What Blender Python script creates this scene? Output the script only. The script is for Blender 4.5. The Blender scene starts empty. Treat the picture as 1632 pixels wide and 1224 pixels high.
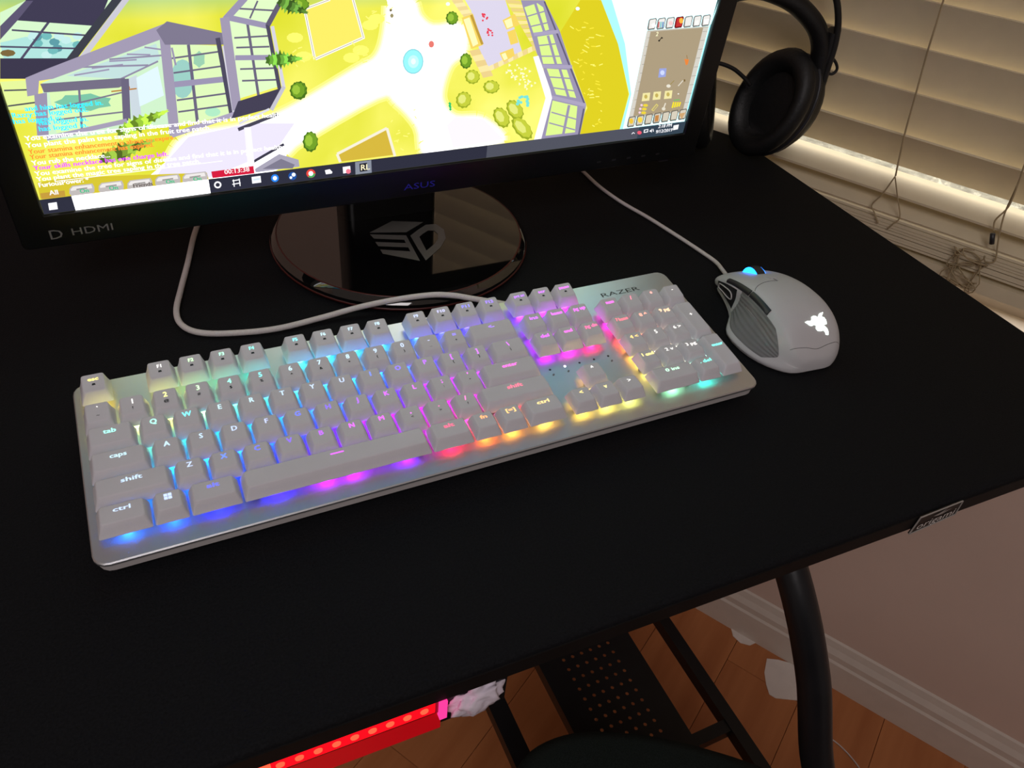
import bpy, bmesh, math, random
from mathutils import Vector, Matrix
from mathutils.bvhtree import BVHTree
random.seed(7)
SC = bpy.context.scene
COL = SC.collection
MM = 0.001
# ------------------------------------------------------------------ camera
CAM = Vector((64.195, -310.745, 378.979))            # millimetres
RW = Matrix(((0.9033269, -0.4203410, 0.0855216),      # rows: right, down, forward
             (-0.2161851, -0.6183229, -0.7556063),
             (0.3704923, 0.6640710, -0.6494191)))
FPX = 1273.54
cd = bpy.data.cameras.new('camera'); cam = bpy.data.objects.new('camera', cd); COL.objects.link(cam)
cd.sensor_width = 36.0; cd.lens = FPX / 1632 * 36.0; cd.clip_start = 0.01; cd.clip_end = 50
R3 = Matrix((RW[0], -Vector(RW[1]), -Vector(RW[2]))).transposed()
cam.matrix_world = Matrix.Translation(CAM * MM) @ R3.to_4x4()
SC.camera = cam
# ------------------------------------------------------------------ world, lights, exposure
w = bpy.data.worlds.new('room_air'); SC.world = w; w.use_nodes = True
w.node_tree.nodes['Background'].inputs[0].default_value = (1.0, 0.80, 0.70, 1)
w.node_tree.nodes['Background'].inputs[1].default_value = 0.15
SC.view_settings.view_transform = 'Standard'; SC.view_settings.look = 'None'
SC.view_settings.gamma = 1.0; SC.view_settings.exposure = 0.0; SC.view_settings.use_curve_mapping = False
AZ = math.radians(120.5)
DN = Vector((math.cos(AZ), math.sin(AZ), 0)); NN = Vector((math.sin(AZ), -math.cos(AZ), 0))
def WS(s, d, z): return DN * s + NN * d + Vector((0, 0, z))      # along the window wall, into it, up (mm)
def area(name, loc, aim, sx, sy, power, colr):
    l = bpy.data.lights.new(name, 'AREA'); l.shape = 'RECTANGLE'; l.size = sx; l.size_y = sy; l.energy = power; l.color = colr
    o = bpy.data.objects.new(name, l); COL.objects.link(o); o.location = loc
    o.rotation_euler = (Vector(aim) - Vector(loc)).to_track_quat('-Z', 'Y').to_euler()
    return o
area('daylight_outside_window', WS(-150, 1500, 700) * MM, WS(-150, 880, 150) * MM, 2.2, 1.2, 90, (1.0, 0.95, 0.84))
area('added_room_fill', (-0.5, -1.3, 1.55), (0.25, 0.05, 0.0), 0.9, 0.9, 14, (1.0, 0.925, 0.93))  # added soft fill above and behind the camera, no known lamp there

# ------------------------------------------------------------------ helpers
def ray(u, v):
    d = Vector(((u - 816) / FPX, (v - 612) / FPX, 1.0))
    return (RW.transposed() @ d).normalized()
def hit(u, v, p0, n):
    d = ray(u, v); return CAM + d * ((Vector(p0) - CAM).dot(n) / d.dot(n))
def desk(u, v, z=0.0): return hit(u, v, (0, 0, z), Vector((0, 0, 1)))
def lin(c):
    out = []
    for x in c[:3]:
        x /= 255.0
        out.append(x / 12.92 if x <= 0.04045 else ((x + 0.055) / 1.055) ** 2.4)
    return tuple(out)
def mat(name, rgb, rough=0.5, metal=0.0, bump=None, vary=0.0, vscale=40.0, spec=0.5, coat=0.0, emit=None, estr=0.0, transm=0.0, translucent=0.0):
    m = bpy.data.materials.new(name); m.use_nodes = True
    nt = m.node_tree; b = nt.nodes['Principled BSDF']; c = lin(rgb)
    b.inputs['Base Color'].default_value = (*c, 1); b.inputs['Roughness'].default_value = rough
    b.inputs['Metallic'].default_value = metal; b.inputs['Specular IOR Level'].default_value = spec
    b.inputs['Coat Weight'].default_value = coat; b.inputs['Transmission Weight'].default_value = transm
    tc = nt.nodes.new('ShaderNodeTexCoord')
    if vary > 0:
        n = nt.nodes.new('ShaderNodeTexNoise'); n.inputs['Scale'].default_value = vscale; n.inputs['Detail'].default_value = 5
        nt.links.new(tc.outputs['Object'], n.inputs['Vector'])
        r = nt.nodes.new('ShaderNodeValToRGB')
        r.color_ramp.elements[0].position = 0.3; r.color_ramp.elements[1].position = 0.7
        r.color_ramp.elements[0].color = (*[x * (1 - vary) for x in c], 1)
        r.color_ramp.elements[1].color = (*[min(1, x * (1 + vary)) for x in c], 1)
        nt.links.new(n.outputs['Fac'], r.inputs['Fac']); nt.links.new(r.outputs['Color'], b.inputs['Base Color'])
    if bump:
        n = nt.nodes.new('ShaderNodeTexNoise'); n.inputs['Scale'].default_value = bump[0]; n.inputs['Detail'].default_value = 4
        nt.links.new(tc.outputs['Object'], n.inputs['Vector'])
        bp = nt.nodes.new('ShaderNodeBump'); bp.inputs['Strength'].default_value = bump[1]; bp.inputs['Distance'].default_value = 0.001
        nt.links.new(n.outputs['Fac'], bp.inputs['Height']); nt.links.new(bp.outputs['Normal'], b.inputs['Normal'])
    if emit is not None:
        b.inputs['Emission Color'].default_value = (*lin(emit), 1); b.inputs['Emission Strength'].default_value = estr
    if translucent > 0:
        t = nt.nodes.new('ShaderNodeBsdfTranslucent'); t.inputs['Color'].default_value = (*c, 1)
        mx = nt.nodes.new('ShaderNodeMixShader'); mx.inputs[0].default_value = translucent
        nt.links.new(b.outputs[0], mx.inputs[1]); nt.links.new(t.outputs[0], mx.inputs[2])
        nt.links.new(mx.outputs[0], nt.nodes['Material Output'].inputs[0])
    return m
_em = {}
def emis(rgb, strength, sample=True):
    k = (tuple(int(x) for x in rgb), strength, sample)
    if k in _em: return _em[k]
    m = bpy.data.materials.new('glow'); m.use_nodes = True; nt = m.node_tree; nt.nodes.clear()
    e = nt.nodes.new('ShaderNodeEmission'); o = nt.nodes.new('ShaderNodeOutputMaterial')
    e.inputs[0].default_value = (*lin(rgb), 1); e.inputs[1].default_value = strength
    nt.links.new(e.outputs[0], o.inputs[0])
    if not sample: m.cycles.emission_sampling = 'NONE'
    _em[k] = m; return m

class MB:
    """collects vertices (mm) and faces"""
    def __init__(s): s.v = []; s.f = []; s.c = []
    def add(s, vs, fs, colr=None):
        o = len(s.v); s.v += [Vector(x) for x in vs]; s.f += [[i + o for i in f] for f in fs]; s.c += [colr] * len(fs)
        return s
    def box(s, x0, x1, y0, y1, z0, z1, M=None):
        vs = [(x, y, z) for z in (z0, z1) for y in (y0, y1) for x in (x0, x1)]
        if M is not None: vs = [M @ Vector(q) for q in vs]
        return s.add(vs, [(0, 2, 3, 1), (4, 5, 7, 6), (0, 1, 5, 4), (2, 6, 7, 3), (0, 4, 6, 2), (1, 3, 7, 5)])
    def loft(s, rings, cap=True, closed=True):
        n = len(rings[0]); vs = [q for r in rings for q in r]; fs = []
        for i in range(len(rings) - 1):
            for j in range(n if closed else n - 1):
                k = (j + 1) % n; fs.append((i * n + j, i * n + k, (i + 1) * n + k, (i + 1) * n + j))
        if cap: fs.append(tuple(range(n))[::-1]); fs.append(tuple((len(rings) - 1) * n + j for j in range(n)))
        return s.add(vs, fs)
    def tube(s, pts, r, seg=8, cap=True, ry=None, up=None):
        pts = [Vector(q) for q in pts]; rings = []; u = Vector(up) if up else None
        for i, q in enumerate(pts):
            t = (pts[min(i + 1, len(pts) - 1)] - pts[max(i - 1, 0)]).normalized()
            if u is None or abs(u.dot(t)) > .99: u = t.orthogonal()
            u = (u - t * u.dot(t)).normalized(); b = t.cross(u)
            rr = r[i] if isinstance(r, (list, tuple)) else r; r2 = ry if ry else rr
            rings.append([q + u * math.cos(a) * rr + b * math.sin(a) * r2 for a in [2 * math.pi * k / seg for k in range(seg)]])
        return s.loft(rings, cap)
    def lathe(s, prof, o, ax, seg=28, sx=1.0, sy=1.0, up=None):
        ax = Vector(ax).normalized(); u = Vector(up) if up else ax.orthogonal(); u = (u - ax * u.dot(ax)).normalized(); b = ax.cross(u)
        rings = [[Vector(o) + ax * h + u * math.cos(2 * math.pi * k / seg) * r * sx + b * math.sin(2 * math.pi * k / seg) * r * sy for k in range(seg)] for r, h in prof]
        return s.loft(rings, True)
    def mesh(s, name, smooth=False):
        me = bpy.data.meshes.new(name); me.from_pydata([q * MM for q in s.v], [], s.f)
        bm = bmesh.new(); bm.from_mesh(me)
        if not any(s.c): bmesh.ops.recalc_face_normals(bm, faces=bm.faces)
        bm.to_mesh(me); bm.free()
        if smooth: me.polygons.foreach_set('use_smooth', [True] * len(me.polygons))
        return me
    def build(s, name, m, parent=None, smooth=False, world=True, sharp=None):
        me = s.mesh(name, smooth)
        if smooth and sharp: me.set_sharp_from_angle(angle=math.radians(sharp))
        return obj(name, me, m, parent, world)
def obj(name, me, m, parent=None, world=True):
    o = bpy.data.objects.new(name, me); COL.objects.link(o)
    if m is not None and not me.materials: me.materials.append(m)
    if parent is not None:
        o.parent = parent
        if world: o.matrix_parent_inverse = world_of(parent).inverted()
    return o
def world_of(o):
    M = o.matrix_basis.copy()
    if o.parent: M = world_of(o.parent) @ o.matrix_parent_inverse @ M
    return M
def thing(name, label, cat, loc, rot=(0, 0, 0), group=None):
    o = bpy.data.objects.new(name, None); COL.objects.link(o); o.empty_display_size = .02
    o.location = Vector(loc) * MM; o.rotation_euler = rot
    o['label'] = label; o['category'] = cat
    if group: o['group'] = group
    return o
def tag(o, label, cat): o['label'] = label; o['category'] = cat; return o
def struct(o, label, cat=None):
    o['kind'] = 'structure'; o['label'] = label
    if cat: o['category'] = cat
    return o
def rrect(x0, x1, y0, y1, r, z, seg=4):
    out = []
    for cx, cy, a0 in ((x1 - r, y0 + r, -90), (x1 - r, y1 - r, 0), (x0 + r, y1 - r, 90), (x0 + r, y0 + r, 180)):
        for k in range(seg + 1):
            a = math.radians(a0 + 90 * k / seg); out.append(Vector((cx + r * math.cos(a), cy + r * math.sin(a), z)))
    return out
def cr(pts, n=6):
    """Catmull-Rom through points"""
    P = [Vector(p) for p in pts]; out = []
    for i in range(len(P) - 1):
        a, b, c, d = P[max(i - 1, 0)], P[i], P[i + 1], P[min(i + 2, len(P) - 1)]
        for k in range(n):
            t = k / n
            out.append(0.5 * ((2 * b) + (c - a) * t + (2 * a - 5 * b + 4 * c - d) * t * t + (3 * b - a - 3 * c + d) * t ** 3))
    out.append(P[-1]); return out
# text outlines are made in one batch, as flat meshes of 1 mm letter size
TXT = {}
def prepare_text(strings):
    obs = []
    for t in strings:
        cu = bpy.data.curves.new('lettering', 'FONT'); cu.body = t; cu.size = 1.0; cu.align_x = 'LEFT'; cu.resolution_u = 2; cu.offset = 0.0
        o = bpy.data.objects.new('lettering', cu); COL.objects.link(o); obs.append((t, o, cu))
    bpy.context.view_layer.update(); dg = bpy.context.evaluated_depsgraph_get()
    for t, o, cu in obs:
        me = bpy.data.meshes.new_from_object(o.evaluated_get(dg))
        vs = [Vector((v.co.x, v.co.y)) for v in me.vertices]; fs = [tuple(p.vertices) for p in me.polygons]
        wd = max([v.x for v in vs] or [0])
        TXT[t] = (vs, fs, wd)
        bpy.data.objects.remove(o); bpy.data.curves.remove(cu); bpy.data.meshes.remove(me)

# ------------------------------------------------------------------ writing used in the scene
KEYS = []   # (x unit, row, width, height units, legend, second legend, size mm)
def keyrow(x, row, items):
    for it in items:
        leg, wd = it[0], it[1]; sub = it[2] if len(it) > 2 else ''
        if leg is not None: KEYS.append((x, row, wd, 1, leg, sub))
        x += wd
NAV, NUM = 15.28, 18.68
keyrow(0, 5, [('esc', 1), (None, 1)] + [('F%d' % i, 1) for i in (1, 2, 3, 4)] + [(None, .5)] + [('F%d' % i, 1) for i in (5, 6, 7, 8)] + [(None, .5)] + [('F%d' % i, 1) for i in (9, 10, 11, 12)])
keyrow(NAV, 5, [('prt sc', 1), ('scr', 1), ('pause', 1)])
keyrow(0, 4, [('`', 1, '~')] + [(a, 1, b) for a, b in zip('1234567890-=', '!@#$%^&*()_+')] + [('<-', 2)])
keyrow(NAV, 4, [('ins', 1), ('home', 1), ('pg up', 1)]); keyrow(NUM, 4, [('num', 1), ('/', 1), ('*', 1), ('-', 1)])
keyrow(0, 3, [('tab', 1.5)] + [(a, 1) for a in 'QWERTYUIOP'] + [('[', 1, '{'), (']', 1, '}'), ('\\', 1.5, '|')])
keyrow(NAV, 3, [('del', 1), ('end', 1), ('pg dn', 1)]); keyrow(NUM, 3, [('7 home', 1), ('8 ^', 1), ('9 pg', 1)])
keyrow(0, 2, [('caps', 1.75)] + [(a, 1) for a in 'ASDFGHJKL'] + [(';', 1, ':'), ("'", 1, '"'), ('enter', 2.25)])
keyrow(NUM, 2, [('4 <', 1), ('5', 1), ('6 >', 1)])
keyrow(0, 1, [('shift', 2.25)] + [(a, 1) for a in 'ZXCVBNM'] + [(',', 1, '<'), ('.', 1, '>'), ('/', 1, '?'), ('shift', 2.75)])
KEYS.append((NAV + 1, 1, 1, 1, '^', '')); keyrow(NUM, 1, [('1 end', 1), ('2 v', 1), ('3 pg', 1)])
keyrow(0, 0, [('ctrl', 1.5), ('WIN', 1), ('alt', 1.5), ('_', 6), ('alt', 1.5), ('fn', 1), ('[=]', 1), ('ctrl', 1.5)])
keyrow(NAV, 0, [('<', 1), ('v', 1), ('>', 1)]); keyrow(NUM, 0, [('0 ins', 2), ('. del', 1)])
KEYS.append((NUM + 3, 2, 1, 2, '+', '')); KEYS.append((NUM + 3, 0, 1, 2, 'enter', ''))
CHAT = [(130, 717, 'You examine the tree for signs of disease and find that it is in perfect health.', (255, 255, 255)),
        (136, 752, 'You plant the palm tree sapling in the fruit tree patch.', (255, 255, 255)),
        (148, 785, 'Your stamina enhancement is about to expire.', (255, 130, 50)),
        (156, 812, 'Your stamina enhancement has expired.', (255, 130, 50)),
        (165, 842, 'You rub the necklace...', (255, 255, 255)),
        (174, 868, 'Your skills necklace has one charge left.', (215, 60, 255)),
        (181, 897, 'You examine the tree for signs of disease and find that it is in perfect health.', (255, 255, 255)),
        (190, 925, 'You plant the magic tree sapling in the tree patch.', (255, 255, 255)),
        (199, 955, 'FuriousPower: *', (255, 255, 255))]
LOGS = [(128, 565, 'and him has logged in.', (40, 225, 255)), (62, 600, 'Razzy:', (40, 225, 255)), (180, 590, 'has logged out.', (40, 225, 255)),
        (68, 630, 'has logged in.', (40, 225, 255)), (200, 637, 'has logged in.', (40, 225, 255)), (200, 668, 'has logged in.', (40, 225, 255))]
WORDS = ['RAZER', 'HDMI', 'D', 'ASUS', 'origami', 'All', 'On', 'Friends', '00:13:38', '2:18 PM', '9/12/2019', 'RL', '2']
prepare_text(sorted(set([k[4] for k in KEYS] + [k[5] for k in KEYS if k[5]] + [c[2] for c in CHAT + LOGS] + WORDS)))

# ------------------------------------------------------------------ materials
M_black = mat('black_desk_laminate', (19, 20, 23), .8, bump=(900, .5), vary=.35, vscale=700, spec=.12)
M_edge = mat('black_desk_edge', (20, 18, 18), .6, vary=.2, spec=.25)
M_steel = mat('black_painted_steel', (22, 22, 25), .38, bump=(300, .08), vary=.15, spec=.4)
M_gloss = mat('glossy_black_plastic', (10, 10, 11), .05, vary=.1, spec=1.0, coat=.6)
M_bezel = mat('bezel_black_plastic', (14, 15, 16), .30, bump=(600, .05), vary=.1)
M_white = mat('white_keycap_plastic', (210, 209, 216), .55, bump=(900, .05), vary=.03, spec=.3)
M_case = mat('white_case_plastic', (196, 192, 192), .5, bump=(900, .05), vary=.03, spec=.4)
M_plate = mat('silver_anodised_aluminium', (214, 216, 220), .34, metal=.85, bump=(1400, .06), vary=.03)
M_mouse = mat('white_matte_mouse_shell', (196, 196, 199), .5, bump=(1200, .04), vary=.02, spec=.35)
M_rubber = mat('grey_rubber_grip', (120, 120, 122), .7, bump=(1500, .2), vary=.08)
M_dark = mat('dark_grey_plastic', (38, 38, 42), .4, vary=.1)
M_switch = mat('grey_switch_housing', (90, 90, 95), .5, vary=.1)
M_cable = mat('white_braided_cable', (218, 212, 212), .8, bump=(2500, .6), vary=.08, vscale=1500)
M_wall = mat('painted_wall', (214, 190, 176), .85, bump=(160, .25), vary=.02, vscale=8, spec=.2)
M_trim = mat('white_painted_trim', (214, 202, 190), .55, bump=(90, .05), vary=.03)
M_slat = mat('cream_blind_slat', (224, 210, 180), .5, bump=(70, .04), vary=.03, translucent=.10)
M_cord = mat('beige_cord', (170, 150, 115), .85, bump=(3000, .5), vary=.15)
M_paper = mat('white_paper', (232, 222, 214), .85, bump=(60, .1), vary=.03)
M_tissue = mat('white_tissue', (225, 215, 228), .9, bump=(200, .5), vary=.04)
M_fabric = mat('black_chair_fabric', (36, 43, 41), .95, bump=(1200, .8), vary=.4, vscale=900, spec=.1)
M_head = mat('matte_black_headset', (20, 19, 19), .6, bump=(500, .2), vary=.2)
M_pad = mat('black_leatherette_pad', (16, 16, 17), .55, bump=(350, .35), vary=.2)
M_red = mat('red_trim', (70, 18, 16), .4, vary=.1)
M_print = mat('grey_print', (120, 118, 116), .5, vary=.1)
M_lprint = mat('light_grey_print', (165, 160, 155), .45, vary=.1)
def wood(name):
    m = mat(name, (150, 88, 48), .45, spec=.35); nt = m.node_tree; b = nt.nodes['Principled BSDF']
    tc = nt.nodes.new('ShaderNodeTexCoord'); mp = nt.nodes.new('ShaderNodeMapping'); mp.inputs['Scale'].default_value = (2.5, 34, 34)
    oi = nt.nodes.new('ShaderNodeObjectInfo'); n = nt.nodes.new('ShaderNodeTexNoise'); n.noise_dimensions = '4D'
    n.inputs['Scale'].default_value = 1.0; n.inputs['Detail'].default_value = 7
    ml = nt.nodes.new('ShaderNodeMath'); ml.operation = 'MULTIPLY'; ml.inputs[1].default_value = 40
    nt.links.new(oi.outputs['Random'], ml.inputs[0]); nt.links.new(ml.outputs[0], n.inputs['W'])
    nt.links.new(tc.outputs['Object'], mp.inputs[0]); nt.links.new(mp.outputs[0], n.inputs['Vector'])
    r = nt.nodes.new('ShaderNodeValToRGB'); e = r.color_ramp.elements
    e[0].position = .3; e[0].color = (*lin((172, 104, 60)), 1); e[1].position = .72; e[1].color = (*lin((202, 132, 82)), 1)
    nt.links.new(n.outputs['Fac'], r.inputs[0]); nt.links.new(r.outputs[0], b.inputs['Base Color']); return m
M_wood = wood('oak_laminate')

# ================================================================== the setting
FZ = -843.0; WD = 850.0
F = MB().box(-1900, 2600, -2300, 1500, FZ - 30, FZ - 8).build('floor', mat('sub_floor', (70, 45, 30), .8, vary=.1))
struct(F, 'brown wooden laminate floor under the desk', 'floor')
pw, plen = 128.0, 1220.0
pm = MB(); pm.loft([rrect(0, plen - .5, 0, pw - .5, 1, z, 1) for z in (FZ - 8, FZ - 1)] + [rrect(.4, plen - .9, .4, pw - .9, 1, FZ, 1)])
pme = pm.mesh('plank'); pme.materials.append(M_wood)
ang = math.atan2(NN.y, NN.x)
for i in range(-9, 6):                       # rows along the wall direction
    off = random.uniform(0, plen)
    for j in range(-1, 2):
        d0 = WD - 10 - plen * (j + 1) + (off if j >= 0 else 0)
        d0 = 845 - off - plen * j
        if d0 > 845: continue
        p = bpy.data.objects.new('plank', pme); COL.objects.link(p); p.parent = F
        q = NN * (d0 - (0 if j else 0)) + DN * (i * pw - 20)
        p.location = (q.x * MM, q.y * MM, 0); p.rotation_euler = (0, 0, ang)
# window wall with its opening, back wall
S0, S1, ZB, ZT = -800.0, 470.0, -150.0, 900.0
def wsbox(mb, s0, s1, d0, d1, z0, z1):
    vs = [WS(s, d, z) for z in (z0, z1) for d in (d0, d1) for s in (s0, s1)]
    return mb.add(vs, [(0, 2, 3, 1), (4, 5, 7, 6), (0, 1, 5, 4), (2, 6, 7, 3), (0, 4, 6, 2), (1, 3, 7, 5)])
wl = MB(); wsbox(wl, -2300, S0, WD, WD + 110, FZ, 1700); wsbox(wl, S1, 1060, WD, WD + 110, FZ, 1700)
wsbox(wl, S0, S1, WD, WD + 110, FZ, ZB); wsbox(wl, S0, S1, WD, WD + 110, ZT, 1700)
struct(wl.build('wall_right', M_wall), 'pale painted wall with the window, beyond the desk corner', 'wall')
wb = MB(); wsbox(wb, 960, 1060, -1700, WD, FZ, 1700); struct(wb.build('wall_back', M_wall), 'pale painted wall behind the monitor', 'wall')
bb = MB(); prof = [(WD, FZ), (WD - 15, FZ), (WD - 15, FZ + 58), (WD - 12, FZ + 62), (WD - 12, FZ + 74), (WD - 7, FZ + 84), (WD - 4, FZ + 96), (WD, FZ + 98)]
bb.loft([[WS(s, d, z) for d, z in prof] for s in (-2300, 960)])
struct(bb.build('baseboard_right', M_trim), 'white moulded baseboard along the foot of the window wall', 'baseboard')
# window: frame, sill, pane
win = MB()
for a in ((S0, S0 + 45, ZB, ZT), (S1 - 45, S1, ZB, ZT), (S0, S1, ZB, ZB + 45), (S0, S1, ZT - 45, ZT)): wsbox(win, a[0], a[1], WD + 62, WD + 100, a[2], a[3])
WI = win.build('window_1', M_trim); struct(WI, 'white framed window behind the closed blinds', 'window')
gl = bpy.data.materials.new('textured_window_glass'); gl.use_nodes = True; nt = gl.node_tree; nt.nodes.clear()
o_ = nt.nodes.new('ShaderNodeOutputMaterial'); tl = nt.nodes.new('ShaderNodeBsdfTranslucent'); tr = nt.nodes.new('ShaderNodeBsdfTransparent')
mx = nt.nodes.new('ShaderNodeMixShader'); vo = nt.nodes.new('ShaderNodeTexNoise'); vo.inputs['Scale'].default_value = 85; vo.inputs['Detail'].default_value = 3
rp = nt.nodes.new('ShaderNodeValToRGB'); rp.color_ramp.elements[0].position = .60; rp.color_ramp.elements[1].position = .68
tcn = nt.nodes.new('ShaderNodeTexCoord'); nt.links.new(tcn.outputs['Object'], vo.inputs['Vector']); nt.links.new(vo.outputs['Fac'], rp.inputs[0])
tl.inputs[0].default_value = (.14, .135, .12, 1); rp.color_ramp.elements[0].color = (.5, .5, .5, 1)
nt.links.new(rp.outputs[0], mx.inputs[0]); nt.links.new(tl.outputs[0], mx.inputs[1]); nt.links.new(tr.outputs[0], mx.inputs[2]); nt.links.new(mx.outputs[0], o_.inputs[0])
for a, b in ((S0 + 45, S1 - 45),):
    g = MB(); wsbox(g, a, b, WD + 78, WD + 83, ZB + 45, ZT - 45); g.build('pane', gl, WI)
gr = MB(); wsbox(gr, -1600, 1200, WD + 112, WD + 1500, -420, -400)
gm = mat('sunlit_gravel', (205, 198, 182), .8, vary=.8, vscale=30, bump=(40, .6)); struct(gr.build('ground_outside', gm), 'pale sunlit gravel ground outside the window', 'ground')  # bright mottling in the gravel colour stands in for sun sparkles
si = MB(); wsbox(si, S0 - 30, S1 + 30, WD - 22, WD + 62, ZB, ZB + 18); si.build('sill', M_trim, WI)

# ================================================================== blinds
BD = 866.0
bl = thing('window_blind', 'cream horizontal slatted blind hanging closed in front of the window', 'window blind', WS(0, BD, -86), (0, 0, AZ))
BM = world_of(bl)
def slat_mesh():
    m = MB(); n = 7; prof = []
    for k in range(n): y = -25 + 50 * k / (n - 1); prof.append((y, 1.5 + 1.6 * (1 - (y / 25) ** 2)))
    for k in range(n)[::-1]: y = -25 + 50 * k / (n - 1); prof.append((y, -1.2 + 1.6 * (1 - (y / 25) ** 2)))
    m.loft([[(s, y, z) for y, z in prof] for s in (S0 + 12, S1 - 12)])
    me = m.mesh('slat', True); me.set_sharp_from_angle(angle=math.radians(40)); me.materials.append(M_slat); return me
SM = slat_mesh()
def slat(zc, phi, dy=0.0, roll=0.0):
    o = bpy.data.objects.new('slat', SM); COL.objects.link(o); o.parent = bl
    o.location = (0, dy * MM, (zc + 86) * MM); o.rotation_euler = (math.radians(phi), roll, 0)
for i in range(19): slat(71.2 + 43.7 * i, 75 + random.uniform(-2.2, 1.4), 0, random.uniform(-.003, .003))
slat(31.5, 58); slat(-6, -9); slat(-23, -24, 1)
for i in range(8): slat(-38 - 3.6 * i, random.uniform(-1, 1), random.uniform(-1.5, 1.5), random.uniform(-.001, .001))
MB().loft([rrect(S0 + 12, S1 - 12, -26, 26, 3, z - 0, 2) for z in (-16 + 0, 0.0)]).build('bottom_rail', M_slat, bl, world=False).location = (0, 0, 16 * MM)
MB().box(S0 + 10, S1 - 10, -30, 28, 975 - 40, 975).build('head_rail', M_slat, bl, world=False)
def wcord(name, sz, r=1.0, d=838.0):
    return MB().tube(cr([WS(s, d + (q[0] if q else 0), z) for s, z, *q in sz], 5), r, 6).build(name, M_cord, bl, True)
wcord('lift_cord', [(-120, 860), (-150, 560), (-180, 250), (-187.5, 190), (-192, 143), (-197.5, 100), (-203, 57), (-211, 13)])
wcord('lift_cord', [(-211, 13), (-222, -8), (-233, -29), (-229, -40), (-226, -47)], .8, 836)
wcord('lift_cord', [(-211, 13), (-206, -10), (-200, -26), (-206, -34), (-214, -44)], .8, 836)
wcord('pull_cord', [(-290, 860), (-305, 400), (-318, 110), (-324.6, 44.6), (-327, 11), (-334, -18), (-341, -41), (-334, -46)], .9, 836)
wcord('pull_cord', [(-324.6, 44.6), (-327, 20), (-322, 2), (-326, -10)], .9, 834)
MB().tube([WS(-326, 833, -12), WS(-330, 833, -23)], 2.6, 8).build('cord_tassel', M_dark, bl, True)
tang = [WS(-318 + 17 * math.sin(2.3 * t) + 5 * math.sin(7 * t), 833 + 3 * math.sin(5 * t), -62 + 21 * math.cos(1.7 * t) + 5 * math.cos(6.1 * t)) for t in [k * .12 for k in range(150)]]
MB().tube(tang, .7, 5).build('cord_tangle', M_cord, bl, True)

# ================================================================== desk
dk = thing('computer_desk', 'large black computer desk with fabric-like matte top carrying keyboard and monitor', 'desk', (190, 140, FZ))
X0, X1, Y0, Y1 = -350.0, 734.0, -129.0, 415.0
def ly(x): return -128.7 + .0194 * (517 - x)          # the front edge is not quite square to the keyboard
DPOLY = [(X0, ly(X0)), (X1 + 1, ly(X1)), (X1, 402), (X1 - 104, 402 + 176), (X0, 402 + 176)]
def dring(ins, z):
    out = []; n = len(DPOLY); c = Vector((190, 200))
    for i in range(n):
        p, q, r = Vector(DPOLY[i - 1]), Vector(DPOLY[i]), Vector(DPOLY[(i + 1) % n])
        d1, d2 = (p - q).normalized(), (r - q).normalized(); bi = (d1 + d2).normalized(); sn = abs(d1.x * bi.y - d1.y * bi.x)
        qq = q + bi * ins / sn; k = 6 - ins * .5
        a_, b_ = qq + d1 * k, qq + d2 * k
        for t_ in (0, .25, .5, .75, 1): out.append(Vector(((a_ * (1 - t_) ** 2 + qq * 2 * t_ * (1 - t_) + b_ * t_ * t_).x, (a_ * (1 - t_) ** 2 + qq * 2 * t_ * (1 - t_) + b_ * t_ * t_).y, z)))
    return out
t = MB(); t.loft([dring(0, -14), dring(0, -2.2), dring(.6, -.7), dring(2.2, 0)])
t.build('desk_top', M_black, dk, True, sharp=50)
def fbox(mb, x0, x1, o0, o1, z0, z1):                   # box that follows the front edge
    vs = [(x, ly(x) + o, z) for z in (z0, z1) for o in (o0, o1) for x in (x0, x1)]
    return mb.add(vs, [(0, 2, 3, 1), (4, 5, 7, 6), (0, 1, 5, 4), (2, 6, 7, 3), (0, 4, 6, 2), (1, 3, 7, 5)])
fbox(MB(), X0 + 4, X1 - 4, -.9, 12, -16.0, -4.2).build('front_edge_strip', M_edge, dk)
def leg(x, sx=1, nm='leg'):
    pts = cr([(x - 8, 60, -16), (x - 6, -30, -22), (x - 9, -104, -70), (x - 4, -150, -132), (x, -187, -205), (x + sx * 20, -225, -272), (x + sx * 90, -272, -345), (x + sx * 170, -298, -425), (x + sx * 208, -300, -560), (x + sx * 210, -280, -700), (x + sx * 210, -240, FZ + 16)], 8)
    lg_ = MB().tube(pts, 12, 14, ry=12).build(nm, M_steel, dk, True, sharp=60)
    MB().lathe([(17, 0), (18, 4), (16, 22), (12, 24)], (x + sx * 210, -240, FZ), (0, 0, 1), 18).build('rubber_foot', M_dark, lg_, True, sharp=40)
leg(430); leg(-180, -1)
for x in (430, -300):
    MB().tube([(x, 320, FZ), (x, 320, -14)], 13, 12).build('rear_post', M_steel, dk, True, sharp=60)
SZ = -600.0
for a, b in ((327, 351), (604, 621)):
    MB().box(a, b, -90, 330, SZ - 20, SZ).build('shelf_rail', M_steel, dk)
MB().box(-312, 628, 318, 342, SZ - 20, SZ).build('shelf_crossbar', M_steel, dk)
MB().box(351, 604, -22, -6, SZ - 20, SZ - 2).build('shelf_crossbar', M_steel, dk)
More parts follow.
